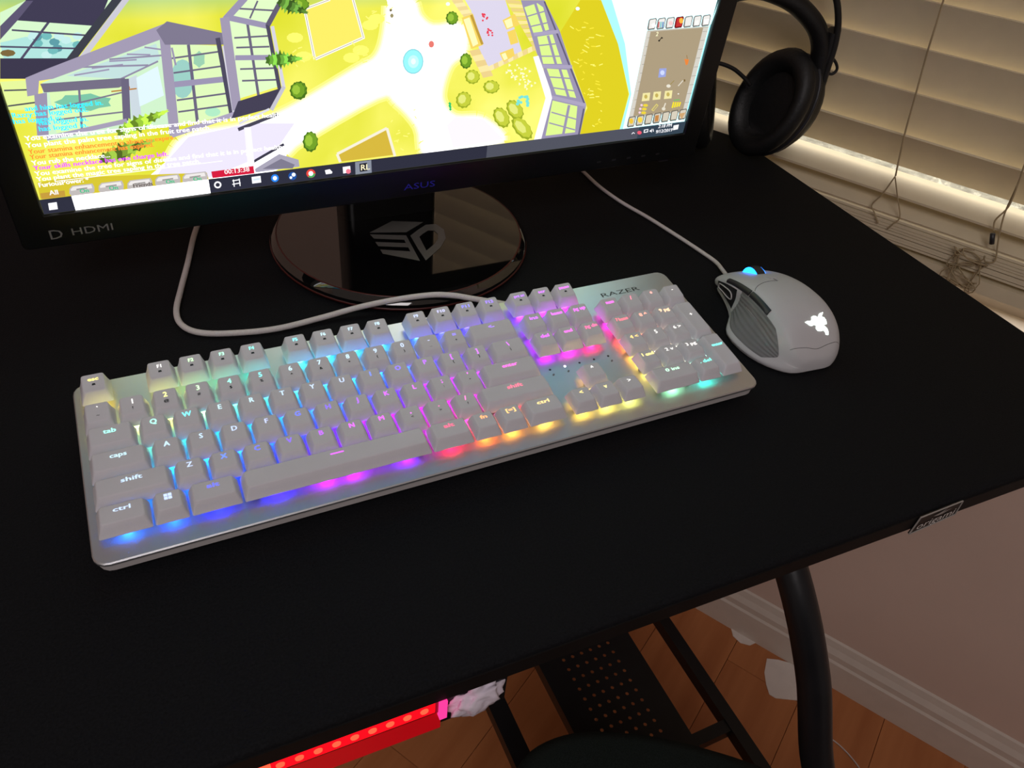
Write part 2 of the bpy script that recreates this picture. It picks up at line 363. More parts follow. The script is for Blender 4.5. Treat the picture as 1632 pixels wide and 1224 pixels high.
# perforated shelf: a plate with real round holes
ps = MB(); px0, px1, py0, py1 = 412.0, 551.0, -70.0, 318.0; gx, gy = 12.8, 14.5
nx, ny = int((px1 - px0) / gx), int((py1 - py0) / gy); gx = (px1 - px0) / nx; gy = (py1 - py0) / ny
for i in range(nx):
    for j in range(ny):
        cx, cy = px0 + (i + .5) * gx, py0 + (j + .5) * gy; hx, hy = gx / 2, gy / 2
        sq = [(hx, 0), (hx, hy), (0, hy), (-hx, hy), (-hx, 0), (-hx, -hy), (0, -hy), (hx, -hy)]
        edge = i < 2 or i > nx - 3 or j in (0, ny - 1)
        r = 0 if edge else 2.5
        if r == 0: ps.add([(cx + sq[k][0], cy + sq[k][1], SZ + 2) for k in (1, 3, 5, 7)], [(0, 1, 2, 3)]); continue
        ci = [(r * math.cos(k * math.pi / 4), r * math.sin(k * math.pi / 4)) for k in range(8)]
        ps.add([(cx + q[0], cy + q[1], SZ + 2) for q in sq] + [(cx + q[0], cy + q[1], SZ + 2) for q in ci] + [(cx + q[0], cy + q[1], SZ + .8) for q in ci],
               [(k, (k + 1) % 8, 8 + (k + 1) % 8, 8 + k) for k in range(8)] + [(8 + k, 8 + (k + 1) % 8, 16 + (k + 1) % 8, 16 + k) for k in range(8)])
ps.box(px0, px0 + 3, py0, py1, SZ - 18, SZ + 1.9); ps.box(px1 - 3, px1, py0, py1, SZ - 18, SZ + 1.9)
ps.build('perforated_shelf', M_steel, dk)
# maker's badge on the front edge
bx = MB(); yb = ly(500) - 1.7
pts = [(478.5, -19.5), (520.5, -17.0), (519.5, -2.8), (480.0, -3.2)]
bx.loft([[Vector((x, yb + 1.0, z)) for x, z in pts], [Vector((x, yb - .2, z)) for x, z in pts]]); bg = bx.build('badge', mat('badge_black', (16, 15, 15), .4, vary=.1), dk)
fr = MB()
for (ax, az), (cx, cz) in zip(pts, pts[1:] + pts[:1]): fr.tube([(ax, yb - .3, az), (cx, yb - .3, cz)], .5, 4)
fr.build('badge_rim', M_lprint, bg)
def wtext(s, o, e1, e2, size, wid=None):
    vs, fs, wd = TXT[s]; k = (wid / wd) if wid else size
    return MB().add([Vector(o) + Vector(e1) * v.x * k + Vector(e2) * v.y * size for v in vs], fs)
wtext('origami', (482, yb - .6, -16.6), (1, 0, .05), (0, 0, 1), 9.5, 35).build('badge_lettering', mat('badge_silver_print', (225, 220, 215), .4, vary=.05), bg)
MB().add([(494, yb - .5, -7.5), (500, yb - .5, -6.2), (506, yb - .5, -4.2), (503, yb - .5, -7.0), (511, yb - .5, -6.2), (503, yb - .5, -8.6), (499, yb - .5, -8.8)], [(0, 1, 6), (1, 2, 3), (1, 3, 5, 6), (3, 4, 5)]).build('badge_bird', M_lprint, bg)

# ================================================================== LED bar under the front edge, tissue
lb = thing('led_light_bar', 'red glowing LED light bar fixed under the front edge of the desk', 'light bar', (-40, -112, -60))
fbox(MB(), -330, 190, 5, 22, -52, -16.6).build('mounting_rail', M_steel, lb)
dv = mat('red_diffuser', (170, 16, 20), .35, vary=.05)
fbox(MB(), -330, 150, .5, 5, -30, -17).build('diffuser_channel', dv, lb)
fbox(MB(), -330, 150, 1.5, 5, -50, -31).build('lower_strip', mat('red_strip_painted_glow', (190, 16, 24), .35, vary=.05, emit=(205, 4, 20), estr=.4), lb)  # weak emission stands in for LED light falling on the plastic
M_led = emis((255, 84, 56), 1.7); M_led2 = emis((255, 12, 26), 1.5)
for k in range(26):
    x = 140 - k * 9.2 - (4 if k > 8 else 0)
    if k == 9: continue
    MB().lathe([(2.3, 0), (2.1, .8), (1.0, 1.3)], (x, ly(x) + .2, -22.5), (0, -1, 0), 10).build('led', M_led, lb, True)
fbox(MB(), -330, 146, .1, .5, -28, -18).build('glow_strip', M_led2, lb)
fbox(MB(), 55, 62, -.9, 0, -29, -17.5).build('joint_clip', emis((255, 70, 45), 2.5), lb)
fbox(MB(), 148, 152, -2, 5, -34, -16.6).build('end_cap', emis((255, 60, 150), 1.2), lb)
ti = bmesh.new(); bmesh.ops.create_icosphere(ti, subdivisions=4, radius=1.0)
from mathutils import noise
for v in ti.verts:
    q = v.co.copy(); r = 1 + .45 * noise.noise(q * 2.1) + .28 * abs(noise.noise(q * 4.7)) - .2 * abs(noise.noise(q * 7.3 + Vector((3, 1, 2))))
    v.co = Vector((q.x * 14.5 * r + 172, q.y * 6 * r - 118, q.z * 11.5 * r - 36 + (q.x * 1))) * MM
tm = bpy.data.meshes.new('crumpled_tissue'); ti.to_mesh(tm); ti.free(); tm.polygons.foreach_set('use_smooth', [True] * len(tm.polygons))
tag(obj('crumpled_tissue', tm, M_tissue), 'crumpled white tissue stuffed at the end of the red light bar', 'tissue')

# ================================================================== chair (only the seat's edge shows)
cf = Vector((.456, .89, 0)).normalized(); ct = Vector((cf.y, -cf.x, 0))
SEAT = -400.0
fc = Vector((280, -33, 0)) + ct * 215
ch = thing('office_chair', 'black fabric office chair pushed in below the front of the desk', 'chair', (fc - cf * 240 + Vector((0, 0, FZ))))
def chp(a, b, z): return fc + ct * a + cf * b + Vector((0, 0, z))
so_ = [desk(u, v, SEAT) for u, v in ((812, 1262), (820, 1222), (844, 1184), (897, 1159), (962, 1153), (1054, 1162), (1156, 1188), (1230, 1215), (1310, 1256))]
far = so_[-1] + ct * 5 - cf * 40
so_ = cr([so_[0] - cf * 330 + ct * 20, so_[0] - cf * 150] + so_ + [far, far - cf * 110, far - cf * 300 - ct * 10, far - cf * 360 - ct * 80, so_[0] - cf * 400 + ct * 90, so_[0] - cf * 330 + ct * 20], 4)[:-1]
sc_ = sum(so_, Vector()) / len(so_)
def seat_ring(ins, z):
    return [Vector((*(q + (sc_ - q).normalized() * ins).xy, z)) for q in so_]
MB().loft([seat_ring(26, SEAT - 70), seat_ring(6, SEAT - 55), seat_ring(0, SEAT - 28), seat_ring(4, SEAT - 10), seat_ring(18, SEAT), seat_ring(110, SEAT - 3)]).build('seat', M_fabric, ch, True)
def back_ring(b, ins, n=36):
    out = []
    for k in range(n):
        a = 2 * math.pi * k / n; c, s_ = math.cos(a), math.sin(a)
        out.append(chp(math.copysign(abs(c) ** .6, c) * (215 - ins), b - .0004 * (math.copysign(abs(s_) ** .6, s_) * 250) ** 2, -90 + math.copysign(abs(s_) ** .6, s_) * (230 - ins)))
    return out
MB().loft([back_ring(-520, 20), back_ring(-510, 2), back_ring(-480, 0), back_ring(-466, 20)]).build('backrest', M_fabric, ch, True)
MB().box(-30, 30, -8, 8, 0, 1, Matrix(((ct.x, cf.x, 0, chp(0, -500, 0).x), (ct.y, cf.y, 0, chp(0, -500, 0).y), (0, 0, 330, -480), (0, 0, 0, 1)))).build('back_bar', M_steel, ch)
MB().tube([chp(0, -240, SEAT - 68), chp(0, -240, FZ + 60)], 26, 16).build('gas_column', M_steel, ch, True, sharp=60)
for k in range(5):
    a = 2 * math.pi * k / 5 + .9; d = Vector((math.cos(a), math.sin(a), 0)); c0 = chp(0, -240, 0)
    MB().tube([c0 + Vector((0, 0, FZ + 95)), c0 + d * 150 + Vector((0, 0, FZ + 80)), c0 + d * 270 + Vector((0, 0, FZ + 58))], [24, 18, 13], 10).build('base_arm', M_steel, ch, True, sharp=60)
    sd = Vector((-d.y, d.x, 0))
    MB().lathe([(20, -22), (26, -18), (26, 18), (20, 22)], c0 + d * 270 + Vector((0, 0, FZ + 26.3)), sd, 18).build('caster', M_dark, ch, True, sharp=50)

# ================================================================== odds and ends on the floor
def sheet(name, px, z, label, cat):
    m = MB(); ring = [desk(u, v, z) for u, v in px]; m.loft([[q.copy() for q in ring], [q + Vector((0, 0, 1.2)) for q in ring]])
    return tag(m.build(name, M_paper), label, cat)
sheet('paper_sheet', [(1222, 1050), (1218, 1072), (1221, 1092), (1226, 1107), (1236, 1113), (1275, 1117), (1300, 1100), (1310, 1072), (1270, 1060), (1240, 1052)], FZ + .2, 'white paper sheet on the floor behind the curved desk leg', 'paper')
sheet('paper_scrap', [(1164, 998), (1168, 1014), (1180, 1025), (1195, 1029), (1206, 1024), (1190, 1009)], FZ + .2, 'small white paper scrap on the floor by the baseboard', 'paper')
wp = [desk(u, v, FZ + 1.6) for u, v in [(1300, 1152), (1318, 1172), (1336, 1186), (1354, 1204), (1372, 1228), (1385, 1260)]]
tag(MB().tube(cr(wp, 5), 1.1, 6).build('thin_wire', M_cable, None, True), 'thin pale wire lying on the wooden floor by the baseboard', 'wire')

# ================================================================== monitor
MX, MY = 269.0, 291.5
mo = thing('monitor', 'large black desktop monitor on a round glossy stand, showing a game', 'monitor', (MX, MY, 0))
yaw, tilt = math.radians(.7), math.radians(-3.09)
SO = Vector((3.0, 256.5, 86.4)); E1 = Vector((math.cos(yaw), math.sin(yaw), 0)); BK = Vector((-math.sin(yaw), math.cos(yaw), 0))
E2 = Vector((0, 0, math.cos(tilt))) + BK * math.sin(tilt); EN = -E1.cross(E2)          # EN points away from the viewer? fixed below
EN = E1.cross(E2)                                                                     # towards the viewer (-y)
SWID, SHEI = 531.0, 299.0
def sp(a, b, h=0.0): return SO + E1 * a + E2 * b + EN * h
def sbox(mb, a0, a1, b0, b1, h0, h1):
    vs = [sp(a, b, h) for h in (h0, h1) for b in (b0, b1) for a in (a0, a1)]
    return mb.add(vs, [(0, 2, 3, 1), (4, 5, 7, 6), (0, 1, 5, 4), (2, 6, 7, 3), (0, 4, 6, 2), (1, 3, 7, 5)])
OL, OR_, OB, OT = -19.0, SWID + 19, -25.0, SHEI + 18
def fring(ins, h): return [sp(q.x, q.y, h) for q in rrect(OL + ins, OR_ - ins, OB + ins, OT - ins, 4 - min(ins, 3), 0, 3)]
def iring(ins, h): return [sp(q.x, q.y, h) for q in rrect(-ins, SWID + ins, -ins, SHEI + ins, .5, 0, 3)]
MB().loft([fring(0, -22), fring(0, 3.2), fring(1, 4.2), iring(.8, 4.2), iring(.2, 3.4), iring(0, -.6)], cap=False).build('bezel', M_bezel, mo, True, sharp=35)
MB().loft([fring(1, -14), fring(1, -24), fring(40, -48), fring(80, -55)]).build('back_shell', M_bezel, mo, True, sharp=35)
# bezel print
def st(s, a, b, size, m, name, parent, wid=None, h=4.35): return wtext(s, sp(a, b, h), E1, E2, size, wid).build(name, m, parent)
bz = mo
st('HDMI', 12.5, -17.6, 8.0, M_print, 'hdmi_lettering', bz, 27)
st('D', -1.5, -18.6, 10.5, M_print, 'displayport_mark', bz, 9)
st('ASUS', 257, -18.4, 7.6, emis((62, 52, 190), .22, False), 'maker_lettering', bz, 27)
for k in range(5): sbox(MB(), 440 + k * 16, 444 + k * 16, -18, -16.4, 4.1, 4.5).build('control_mark', M_dark, bz)
sbox(MB(), 512, 522, -27.5, -25, -6, 2).build('power_button', M_dark, bz)
# stand
bs = MB(); bs.lathe([(112, 0), (113, 1.5), (113, 7.5), (111.5, 9.5), (108, 12), (60, 12.2)], (MX, MY, .2), (0, 0, 1), 64); BA = bs.build('stand_base', M_gloss, mo, True, sharp=25)
MB().lathe([(112.6, 2.6), (113.7, 2.9), (113.7, 4.3), (112.6, 4.6)], (MX, MY, .2), (0, 0, 1), 64).build('red_trim_ring', M_red, BA, True)
rg = MB(); rr = []
for k in range(64):
    a = 2 * math.pi * k / 64; rr.append((math.cos(a), math.sin(a)))
rg.loft([[Vector((MX + c * r, MY + s_ * r, 12.15 + .25 * (i in (1, 2)))) for c, s_ in rr] for i, r in enumerate((108.2, 108.0, 107.0, 106.8))], cap=False); rg.build('red_edge_line', M_red, BA)
MB().loft([[Vector((q.x, q.y, z)) for q in rrect(MX - 43, MX + 43, MY + 22, MY + 62, 8, 0)] for z in (11, 300)]).build('neck', M_bezel, mo, True, sharp=40)
MB().box(MX - 50, MX + 50, MY - 2, MY + 24, 150, 255).build('neck_bracket', M_bezel, mo)
# cube emblem printed on the stand
def Zb(x, y, z=12.7): return desk(400 + x / 2.914, 240 + y / 2.914, z)
em = MB()
for poly in ([(550, 381), (655, 327), (800, 332), (722, 379)],
             [(552, 389), (720, 393), (733, 415), (572, 409)], [(577, 424), (738, 430), (748, 450), (592, 444)], [(600, 459), (756, 469), (785, 512), (612, 479)], [(700, 392.5), (720, 393), (785, 512), (752, 490)]):
    em.add([Zb(*q, 12.78 if poly[0][0] == 700 else 12.7) for q in poly], [tuple(range(len(poly)))])
do = [(740, 395), (775, 368), (812, 344), (858, 341), (896, 366), (905, 408), (880, 450), (812, 510), (775, 455)]
di = [(782, 400), (800, 385), (822, 371), (852, 372), (868, 388), (868, 410), (852, 434), (815, 464), (798, 432)]
em.add([Zb(*q) for q in do + di], [(k, (k + 1) % 9, 9 + (k + 1) % 9, 9 + k) for k in range(9)])
em.build('cube_emblem', mat('emblem_print', (96, 95, 92), .35, vary=.05), BA)

# ------------------------------------------------------------------ the picture on the screen
PIC = MB(); LAY = [0]
def sxy(u, v):
    p = hit(u, v, SO, EN) - SO; return p.dot(E1), p.dot(E2)
def clipc(a, b): return min(max(a, 0.0), SWID), min(max(b, 0.0), SHEI)
def clip_poly(ab):
    for axis, lim, sgn in ((0, 0.0, 1), (0, SWID, -1), (1, 0.0, 1), (1, SHEI, -1)):
        out = []
        for i in range(len(ab)):
            p, q = ab[i], ab[(i + 1) % len(ab)]
            ip, iq = (p[axis] - lim) * sgn >= 0, (q[axis] - lim) * sgn >= 0
            if ip: out.append(p)
            if ip != iq:
                t_ = (lim - p[axis]) / (q[axis] - p[axis]); out.append((p[0] + (q[0] - p[0]) * t_, p[1] + (q[1] - p[1]) * t_))
        ab = out
        if len(ab) < 3: return None
    return ab
def P(px, colr, conv=None, same=False):
    if not same: LAY[0] += 1
    h = .004 * LAY[0]
    ab = clip_poly([sxy(*(conv(*q) if conv else q)) for q in px])
    if ab: PIC.add([sp(a, b, h) for a, b in ab], [tuple(range(len(ab)))], colr)
def LN(a, b, wd, colr, conv=None):
    (x0, y0), (x1, y1) = a, b; L = math.hypot(x1 - x0, y1 - y0); nx_, ny_ = -(y1 - y0) / L * wd / 2, (x1 - x0) / L * wd / 2
    P([(x0 + nx_, y0 + ny_), (x1 + nx_, y1 + ny_), (x1 - nx_, y1 - ny_), (x0 - nx_, y0 - ny_)], colr, conv)
def EL(c, rx, ry, colr, conv=None, n=18, rough=0.0, rot=0.0):
    pts = []
    for k in range(n):
        a = 2 * math.pi * k / n; q = 1 + rough * (1 if k % 2 else -1); x, y = rx * q * math.cos(a), ry * q * math.sin(a)
        pts.append((c[0] + x * math.cos(rot) - y * math.sin(rot), c[1] + x * math.sin(rot) + y * math.cos(rot)))
    P(pts, colr, conv)
def TX(s, u, v, size, colr, conv=None, wid=None):
    LAY[0] += 1; a, b = sxy(*(conv(u, v) if conv else (u, v))); vs, fs, wd = TXT[s]; k = wid / wd if wid else size
    for dx in (-.1, .14): PIC.add([sp(a + q.x * k + dx, b + q.y * size, .004 * LAY[0] + (.002 if dx > 0 else 0)) for q in vs], fs, colr)
def zf(x0, y0, s): return lambda x, y: (x0 + x / s, y0 + y / s)
ZA = zf(0, 0, 3.2208); ZB7 = zf(460, 0, 2.3314); ZC = zf(440, 0, 5.829); ZD = zf(700, 0, 5.323); ZE = zf(1000, 0, 5.1)
YEL = (236, 228, 40); YL2 = (246, 240, 110); LAV = (150, 143, 172); DRK = (62, 58, 80); WHT = (300, 300, 300); CYW = (300, 300, 320); GLS = (206, 236, 196)
LAY[0] = 0
from mathutils import noise as _nz
GXN, GYN = 60, 34
def lawn(i, j):
    b0 = SHEI * j / GYN; a0 = SWID * i / GXN
    t_ = .45 + .8 * _nz.noise(Vector((i * .13, j * .13, 0))) + .25 * _nz.noise(Vector((i * .5, j * .5, 3)))
    t_ = min(max(t_ + .35 * math.exp(-((a0 - 290) / 60) ** 2), 0), 1)
    c_ = tuple(x * (1 - t_) + y * t_ for x, y in zip((212, 214, 46), (246, 241, 118)))
    w_ = min(max((b0 - 125) / 30, 0), 1)          # unseen upper view invented as water, its blue tints the keyboard plate
    return tuple(x * (1 - w_) + y * w_ for x, y in zip(c_, (62, 160, 196)))
for i in range(GXN):
    for j in range(GYN):
        cs = [(i, j), (i + 1, j), (i + 1, j + 1), (i, j + 1)]
        PIC.add([sp(SWID * x / GXN, SHEI * y / GYN, 0.0) for x, y in cs], [(0, 1, 2, 3)], [lawn(x, y) for x, y in cs])
# upper part of the picture (above the photo's frame) continues the path over the added water
for k in range(26):
    a, b = random.uniform(20, 420), random.uniform(90, 290); pass
P([(610, -20), (662, -20), (657, 5), (618, 5)], WHT)
P([(950, -30), (1160, -30), (1148, 0), (1090, 212), (985, 216), (1003, 150), (985, 70), (955, 0)], (170, 245, 245))
P([(970, -20), (1160, -20), (1148, 0), (1090, 212), (990, 216), (1006, 150), (996, 70), (975, 0)], CYW)
P([(925, 0), (958, 0), (985, 70), (1002, 150), (985, 216), (915, 216), (936, 172), (893, 51)], (214, 200, 34))
PATH = [(618, 0), (614, 51), (601, 90), (567, 111), (460, 174), (395, 198), (298, 217), (264, 258), (225, 300), (335, 285), (440, 272), (470, 232), (601, 155), (631, 163), (666, 202), (676, 245), (722, 238), (803, 224), (770, 189), (726, 186), (706, 165), (704, 141), (717, 103), (742, 80), (735, 40), (690, 42), (668, 25), (657, 0)]
PATH = [(q.x, q.y) for q in cr([Vector((x, y, 0)) for x, y in PATH + PATH[:1]], 4)[:-1]]
for wd_, c_ in ((20, (247, 243, 130)), (12, (251, 248, 175)), (6, (253, 252, 220))):
    for p_, q_ in zip(PATH, PATH[1:] + PATH[:1]):
        if math.dist(p_, q_) > .5 and 1 < p_[1] < 250: LN(p_, q_, wd_, c_); LAY[0] -= 1
    LAY[0] += 1
P(PATH, WHT)
P([(300, 218), (400, 196), (470, 196), (440, 240), (330, 285), (240, 296), (264, 258)], (228, 222, 246))
P([(726, 186), (770, 189), (803, 222), (722, 236), (712, 200)], (240, 236, 252))
for q in [(484, 90), (470, 60), (575, 80), (560, 92), (590, 40), (600, 30)]: EL(q, 13, 8, YL2, None, 24, .03)
# garden plots with white fences
P([(260, 90), (500, 0), (730, 0), (820, 345), (365, 550)], (240, 228, 100), ZC)
for a, b in (((260, 85), (500, -5)), ((265, 90), (360, 550)), ((365, 548), (820, 345)), ((715, -5), (812, 350))): LN(a, b, 26, (250, 246, 236), ZC); LN(a, b, 5, (150, 140, 120), ZC)
P([(180, 572), (365, 476), (392, 575), (195, 600)], (205, 176, 60), ZB7)
for a, b in (((180, 572), (365, 476)), ((365, 476), (395, 580)), ((180, 572), (192, 602))): LN(a, b, 10, (236, 230, 210), ZB7)
# fountain, ball
EL((1290, 575), 118, 130, (244, 246, 250), ZC); EL((1272, 570), 95, 116, (120, 205, 215), ZC); EL((1272, 570), 88, 108, (150, 238, 240), ZC); EL((1275, 572), 50, 60, (190, 246, 248), ZC); EL((1275, 570), 22, 28, (230, 252, 252), ZC)
EL((1442, 410), 26, 32, (226, 120, 110), ZC)
EL((1065, 92), 14, 18, (120, 110, 80), ZC, 7); EL((1075, 145), 18, 22, (150, 140, 100), ZC, 6)
# paved terrace with timber fence, benches, flowers
P([(220, 0), (560, 0), (710, 460), (390, 615), (340, 430), (270, 90)], (212, 206, 226), ZD)
for k in range(13):
    x = 560 + 21 * k; y = -5 + 36 * k
    P([(x, y), (x + 120, y + 10 - 2 * k), (x + 135, y + 40 - 3 * k), (x + 18, y + 32)], (244, 224, 150) if k % 2 else (226, 202, 128), ZD)
for k in range(11):
    x = 385 + 41 * k; y = 625 - 19 * k
    P([(x, y), (x + 38, y - 20), (x + 30, y - 62), (x - 8, y - 44)], (246, 226, 165) if k % 2 else (230, 206, 140), ZD)
for k in range(5):
    x = 255 + 24 * k; y = 430 + 46 * k
    P([(x, y), (x + 85, y - 18), (x + 105, y + 28), (x + 20, y + 46)], (244, 224, 160) if k % 2 else (228, 202, 136), ZD)
for k in range(5): P([(105 + 22 * k, 0 + 30 * k), (190 + 22 * k, -12 + 30 * k), (205 + 22 * k, 22 + 30 * k), (125 + 22 * k, 34 + 30 * k)], (244, 226, 165) if k % 2 else (230, 208, 144), ZD)
for pol in ([(190, 150), (285, 115), (370, 380), (270, 415)], [(535, 170), (640, 115), (680, 210), (570, 250)], [(575, 270), (640, 245), (672, 360), (605, 380)], [(510, 450), (625, 405), (640, 470), (545, 525)]): P(pol, (236, 206, 96), ZD)
for pol in ([(205, 165), (255, 145), (330, 370), (285, 395)], [(550, 175), (610, 150), (625, 220), (575, 240)], [(525, 460), (560, 445), (580, 495), (550, 512)]): P(pol, (252, 240, 180), ZD)
LN((270, 125), (365, 375), 22, (186, 150, 60), ZD)
for c in ((385, 150), (428, 275)):
    for k in range(9): EL((c[0] + random.uniform(-22, 22), c[1] + random.uniform(-32, 32)), 9, 9, (225, 60, 80), ZD, 6)
# glass houses along the right side
P([(690, 0), (890, 0), (1020, 260), (1120, 560), (1245, 890), (1190, 1150), (800, 1190), (930, 820), (880, 570), (830, 460)], LAV, ZD)
for pol in ([(720, 60), (830, 25), (880, 60), (930, 250), (800, 285)], [(830, 310), (960, 290), (1040, 540), (880, 540)], [(910, 580), (1080, 590), (1160, 830), (990, 800)], [(960, 850), (1170, 900), (1150, 1120), (900, 1150)]): P(pol, (214, 238, 140), ZD)
for a, b in (((810, 20), (890, 270)), ((920, 300), (990, 550)), ((1020, 580), (1100, 840)), ((1100, 890), (1050, 1140))): LN(a, b, 22, LAV, ZD)
for a, b in (((735, 140), (905, 90)), ((765, 225), (920, 190)), ((840, 385), (985, 370)), ((860, 475), (1030, 475)), ((915, 650), (1130, 665)), ((950, 740), (1150, 770)), ((950, 950), (1160, 1010)), ((930, 1040), (1150, 1100))): LN(a, b, 11, LAV, ZD)
LN((890, 10), (1235, 890), 14, (96, 90, 116), ZD); LN((1225, 920), (1180, 1150), 14, (96, 90, 116), ZD)
for a, b in (((800, 290), (1010, 265)), ((860, 560), (1125, 565)), ((940, 820), (1240, 890))): LN(a, b, 30, (166, 158, 186), ZD)
P([(795, 480), (840, 470), (940, 760), (955, 830), (860, 1190), (800, 1190), (900, 830)], (246, 246, 252), ZD)
# shrubs
def bush(c, rx, ry, conv=None, dark=False, rot=0.0):
    EL(c, rx, ry, (70, 110, 30) if dark else (150, 165, 40), conv, 22, .06, rot); EL((c[0] + rx * .05, c[1] - ry * .05), rx * .86, ry * .86, (110, 155, 40) if dark else (190, 200, 60), conv, 18, .05, rot)
    EL((c[0] - rx * .2, c[1] - ry * .1), rx * .5, ry * .55, (150, 190, 60) if dark else (222, 226, 120), conv, 14, .05, rot)
for c, rx, ry, dk_, ro in (((107, 152), 52, 58, 1, 0), ((224, 515), 50, 66, 1, 0), ((280, 650), 62, 60, 0, 0), ((440, 735), 68, 56, 0, 0), ((205, 845), 64, 70, 0, .3), ((640, 930), 62, 92, 0, -.6), ((525, 995), 62, 92, 0, -.5), ((700, 1085), 62, 115, 0, -.7)): bush(c, rx, ry, ZD, bool(dk_), ro)
for c, rx, ry in (((40, 335), 28, 34), ((80, 525), 28, 38)): bush(c, rx, ry, ZB7, True)
bush((215, 835), 66, 80, ZC, True)
bush((215, 300 - 300 + 40), 90, 60, ZC, True)
def spray(c, L, wd, rot, conv, n=9, base=(60, 100, 30)):
    for k in range(n):
        f_ = k / (n - 1); cx, cy = c[0] + (f_ - .5) * L * math.cos(rot), c[1] + (f_ - .5) * L * math.sin(rot)
        hw = wd * (1 - abs(f_ - .35) * 1.2)
        EL((cx, cy), L / n * 1.2, hw, tuple(min(255, int(q * (1 + .5 * ((k * 7) % 3)))) for q in base), conv, 12, .22, rot)
for k in range(34):
    x, y = random.choice([(720, 650), (620, 600), (760, 720), (690, 640)]); EL((x + random.uniform(-55, 55), y + random.uniform(-70, 70)), random.uniform(10, 17), random.uniform(10, 17), (255, 248, 205), ZD, 3)
for k in range(14): EL((705 + random.uniform(-50, 50), 860 + random.uniform(-50, 50)), 16, 14, (120, 220, 210), ZD, 5)
for k in range(6): EL((100 + random.uniform(-22, 22), 905 + random.uniform(-35, 35)), 12, 14, (40, 190, 110), ZD, 4)
for c in ((70, 30), (1170, 70)): EL(c, 18, 16, (235, 250, 255), ZD, 8)
for k in range(60):
    x, y = random.uniform(1080, 1370), random.uniform(180, 1080)
    if x > 1000 + .26 * y: LN((x, y), (x + random.uniform(10, 45), y + random.uniform(-18, 25)), 8, random.choice([(244, 226, 60), (250, 240, 110)]), ZD)
for k in range(40):
    x, y = random.choice([(330, 60), (60, 200), (250, 190), (420, 430), (440, 520)]); x += random.uniform(-50, 50); y += random.uniform(-40, 40)
    LN((x, y), (x + random.uniform(6, 18), y + random.uniform(-12, 12)), 4, (250, 240, 120), ZB7)
# glass houses at the left
P([(0, 60), (150, -10), (620, -10), (330, 350), (0, 380)], GLS, ZA)
P([(0, 215), (130, 185), (400, 215), (350, 300), (20, 300)], (170, 220, 214), ZA)
for k in range(14): EL((random.uniform(120, 400), random.uniform(170, 280)), 28, 20, random.choice([(110, 180, 180), (190, 228, 226), (90, 150, 160)]), ZA, 8)
EL((40, 268), 40, 18, (120, 100, 60), ZA, 8)
LN((330, 0), (100, 310), 13, (80, 76, 100), ZA); LN((0, 235), (400, 245), 9, (80, 76, 100), ZA); LN((60, 150), (480, 180), 9, (80, 76, 100), ZA)
P([(140, -20), (560, -20), (500, 130), (80, 100)], DRK, ZA); P([(90, 100), (0, 200), (0, 130), (130, 0), (170, 0)], (90, 84, 110), ZA)
LN((610, -20), (330, 345), 42, (60, 62, 72), ZA); LN((655, -20), (400, 320), 30, (196, 194, 206), ZA)
P([(0, 295), (350, 295), (380, 345), (180, 400), (0, 400)], (58, 54, 74), ZA)
P([(0, 415), (180, 405), (190, 560), (40, 560)], (220, 236, 150), ZA); LN((20, 460), (190, 455), 8, (80, 80, 90), ZA); LN((40, 540), (190, 520), 8, (80, 80, 90), ZA)
P([(215, 420), (830, 190), (900, 640), (240, 720)], (200, 232, 196), ZA)
P([(250, 460), (620, 430), (640, 620), (290, 680)], (212, 238, 176), ZA); EL((430, 520), 140, 42, (120, 190, 160), ZA, 14, .1)
P([(340, 385), (800, 220), (820, 300), (620, 400)], (188, 216, 214), ZA)
for k in range(5): LN((380 + 90 * k, 382 - 36 * k), (560 + 70 * k, 352 - 25 * k), 8, LAV, ZA)
for a, b in (((620, 400), (810, 310)), ((420, 340), (760, 330)), ((560, 300), (830, 280))): LN(a, b, 9, (140, 134, 160), ZA)
LN((405, 450), (420, 670), 12, (120, 114, 136), ZA); LN((250, 560), (625, 470), 8, (120, 114, 136), ZA); LN((290, 610), (630, 570), 8, (120, 114, 136), ZA)
P([(655, 400), (700, 380), (725, 590), (675, 600)], (196, 208, 216), ZA); P([(698, 395), (808, 335), (840, 485), (716, 542)], (216, 236, 244), ZA)
LN((570, 465), (700, 450), 7, (180, 120, 50), ZA); EL((650, 445), 16, 16, (190, 120, 40), ZA, 8)
P([(205, 425), (640, 395), (640, 430), (610, 445), (225, 470)], (112, 106, 128), ZA); LN((640, 400), (650, 615), 40, (104, 98, 122), ZA)
P([(130, 395), (250, 345), (860, 110), (860, 185), (270, 400), (200, 410), (195, 480), (140, 490)], (156, 148, 172), ZA)
P([(175, 480), (240, 470), (250, 700), (190, 690)], (150, 142, 168), ZA); LN((240, 705), (650, 615), 24, (160, 152, 176), ZA)
# front window bay
P([(860, 220), (1120, 230), (1180, 590), (905, 640)], (214, 238, 180), ZA); EL((935, 400), 60, 100, (150, 200, 190), ZA, 16)
EL((1020, 300), 30, 40, (150, 200, 170), ZA, 12, .1); EL((1090, 570), 40, 24, (170, 226, 190), ZA, 12)
for a, b in (((965, 225), (1012, 625)), ): LN(a, b, 16, (104, 98, 122), ZA)
for y in (285, 360, 500, 560): LN((880 + (y - 285) * .12, y + 10), (1125 + (y - 285) * .16, y - 25), 9, (104, 98, 122), ZA)
LN((865, 432), (1150, 402), 30, LAV, ZA); LN((840, 160), (895, 690), 52, (156, 148, 172), ZA); P([(800, 150), (855, 105), (1140, 165), (1150, 225), (845, 225)], (122, 116, 138), ZA)
LN((1115, 190), (1190, 600), 24, (76, 72, 92), ZA); LN((1150, 230), (1205, 580), 26, (206, 204, 216), ZA); LN((880, 690), (1220, 575), 26, (166, 158, 184), ZA)
LN((880, 240), (900, 330), 10, LAV, ZA)
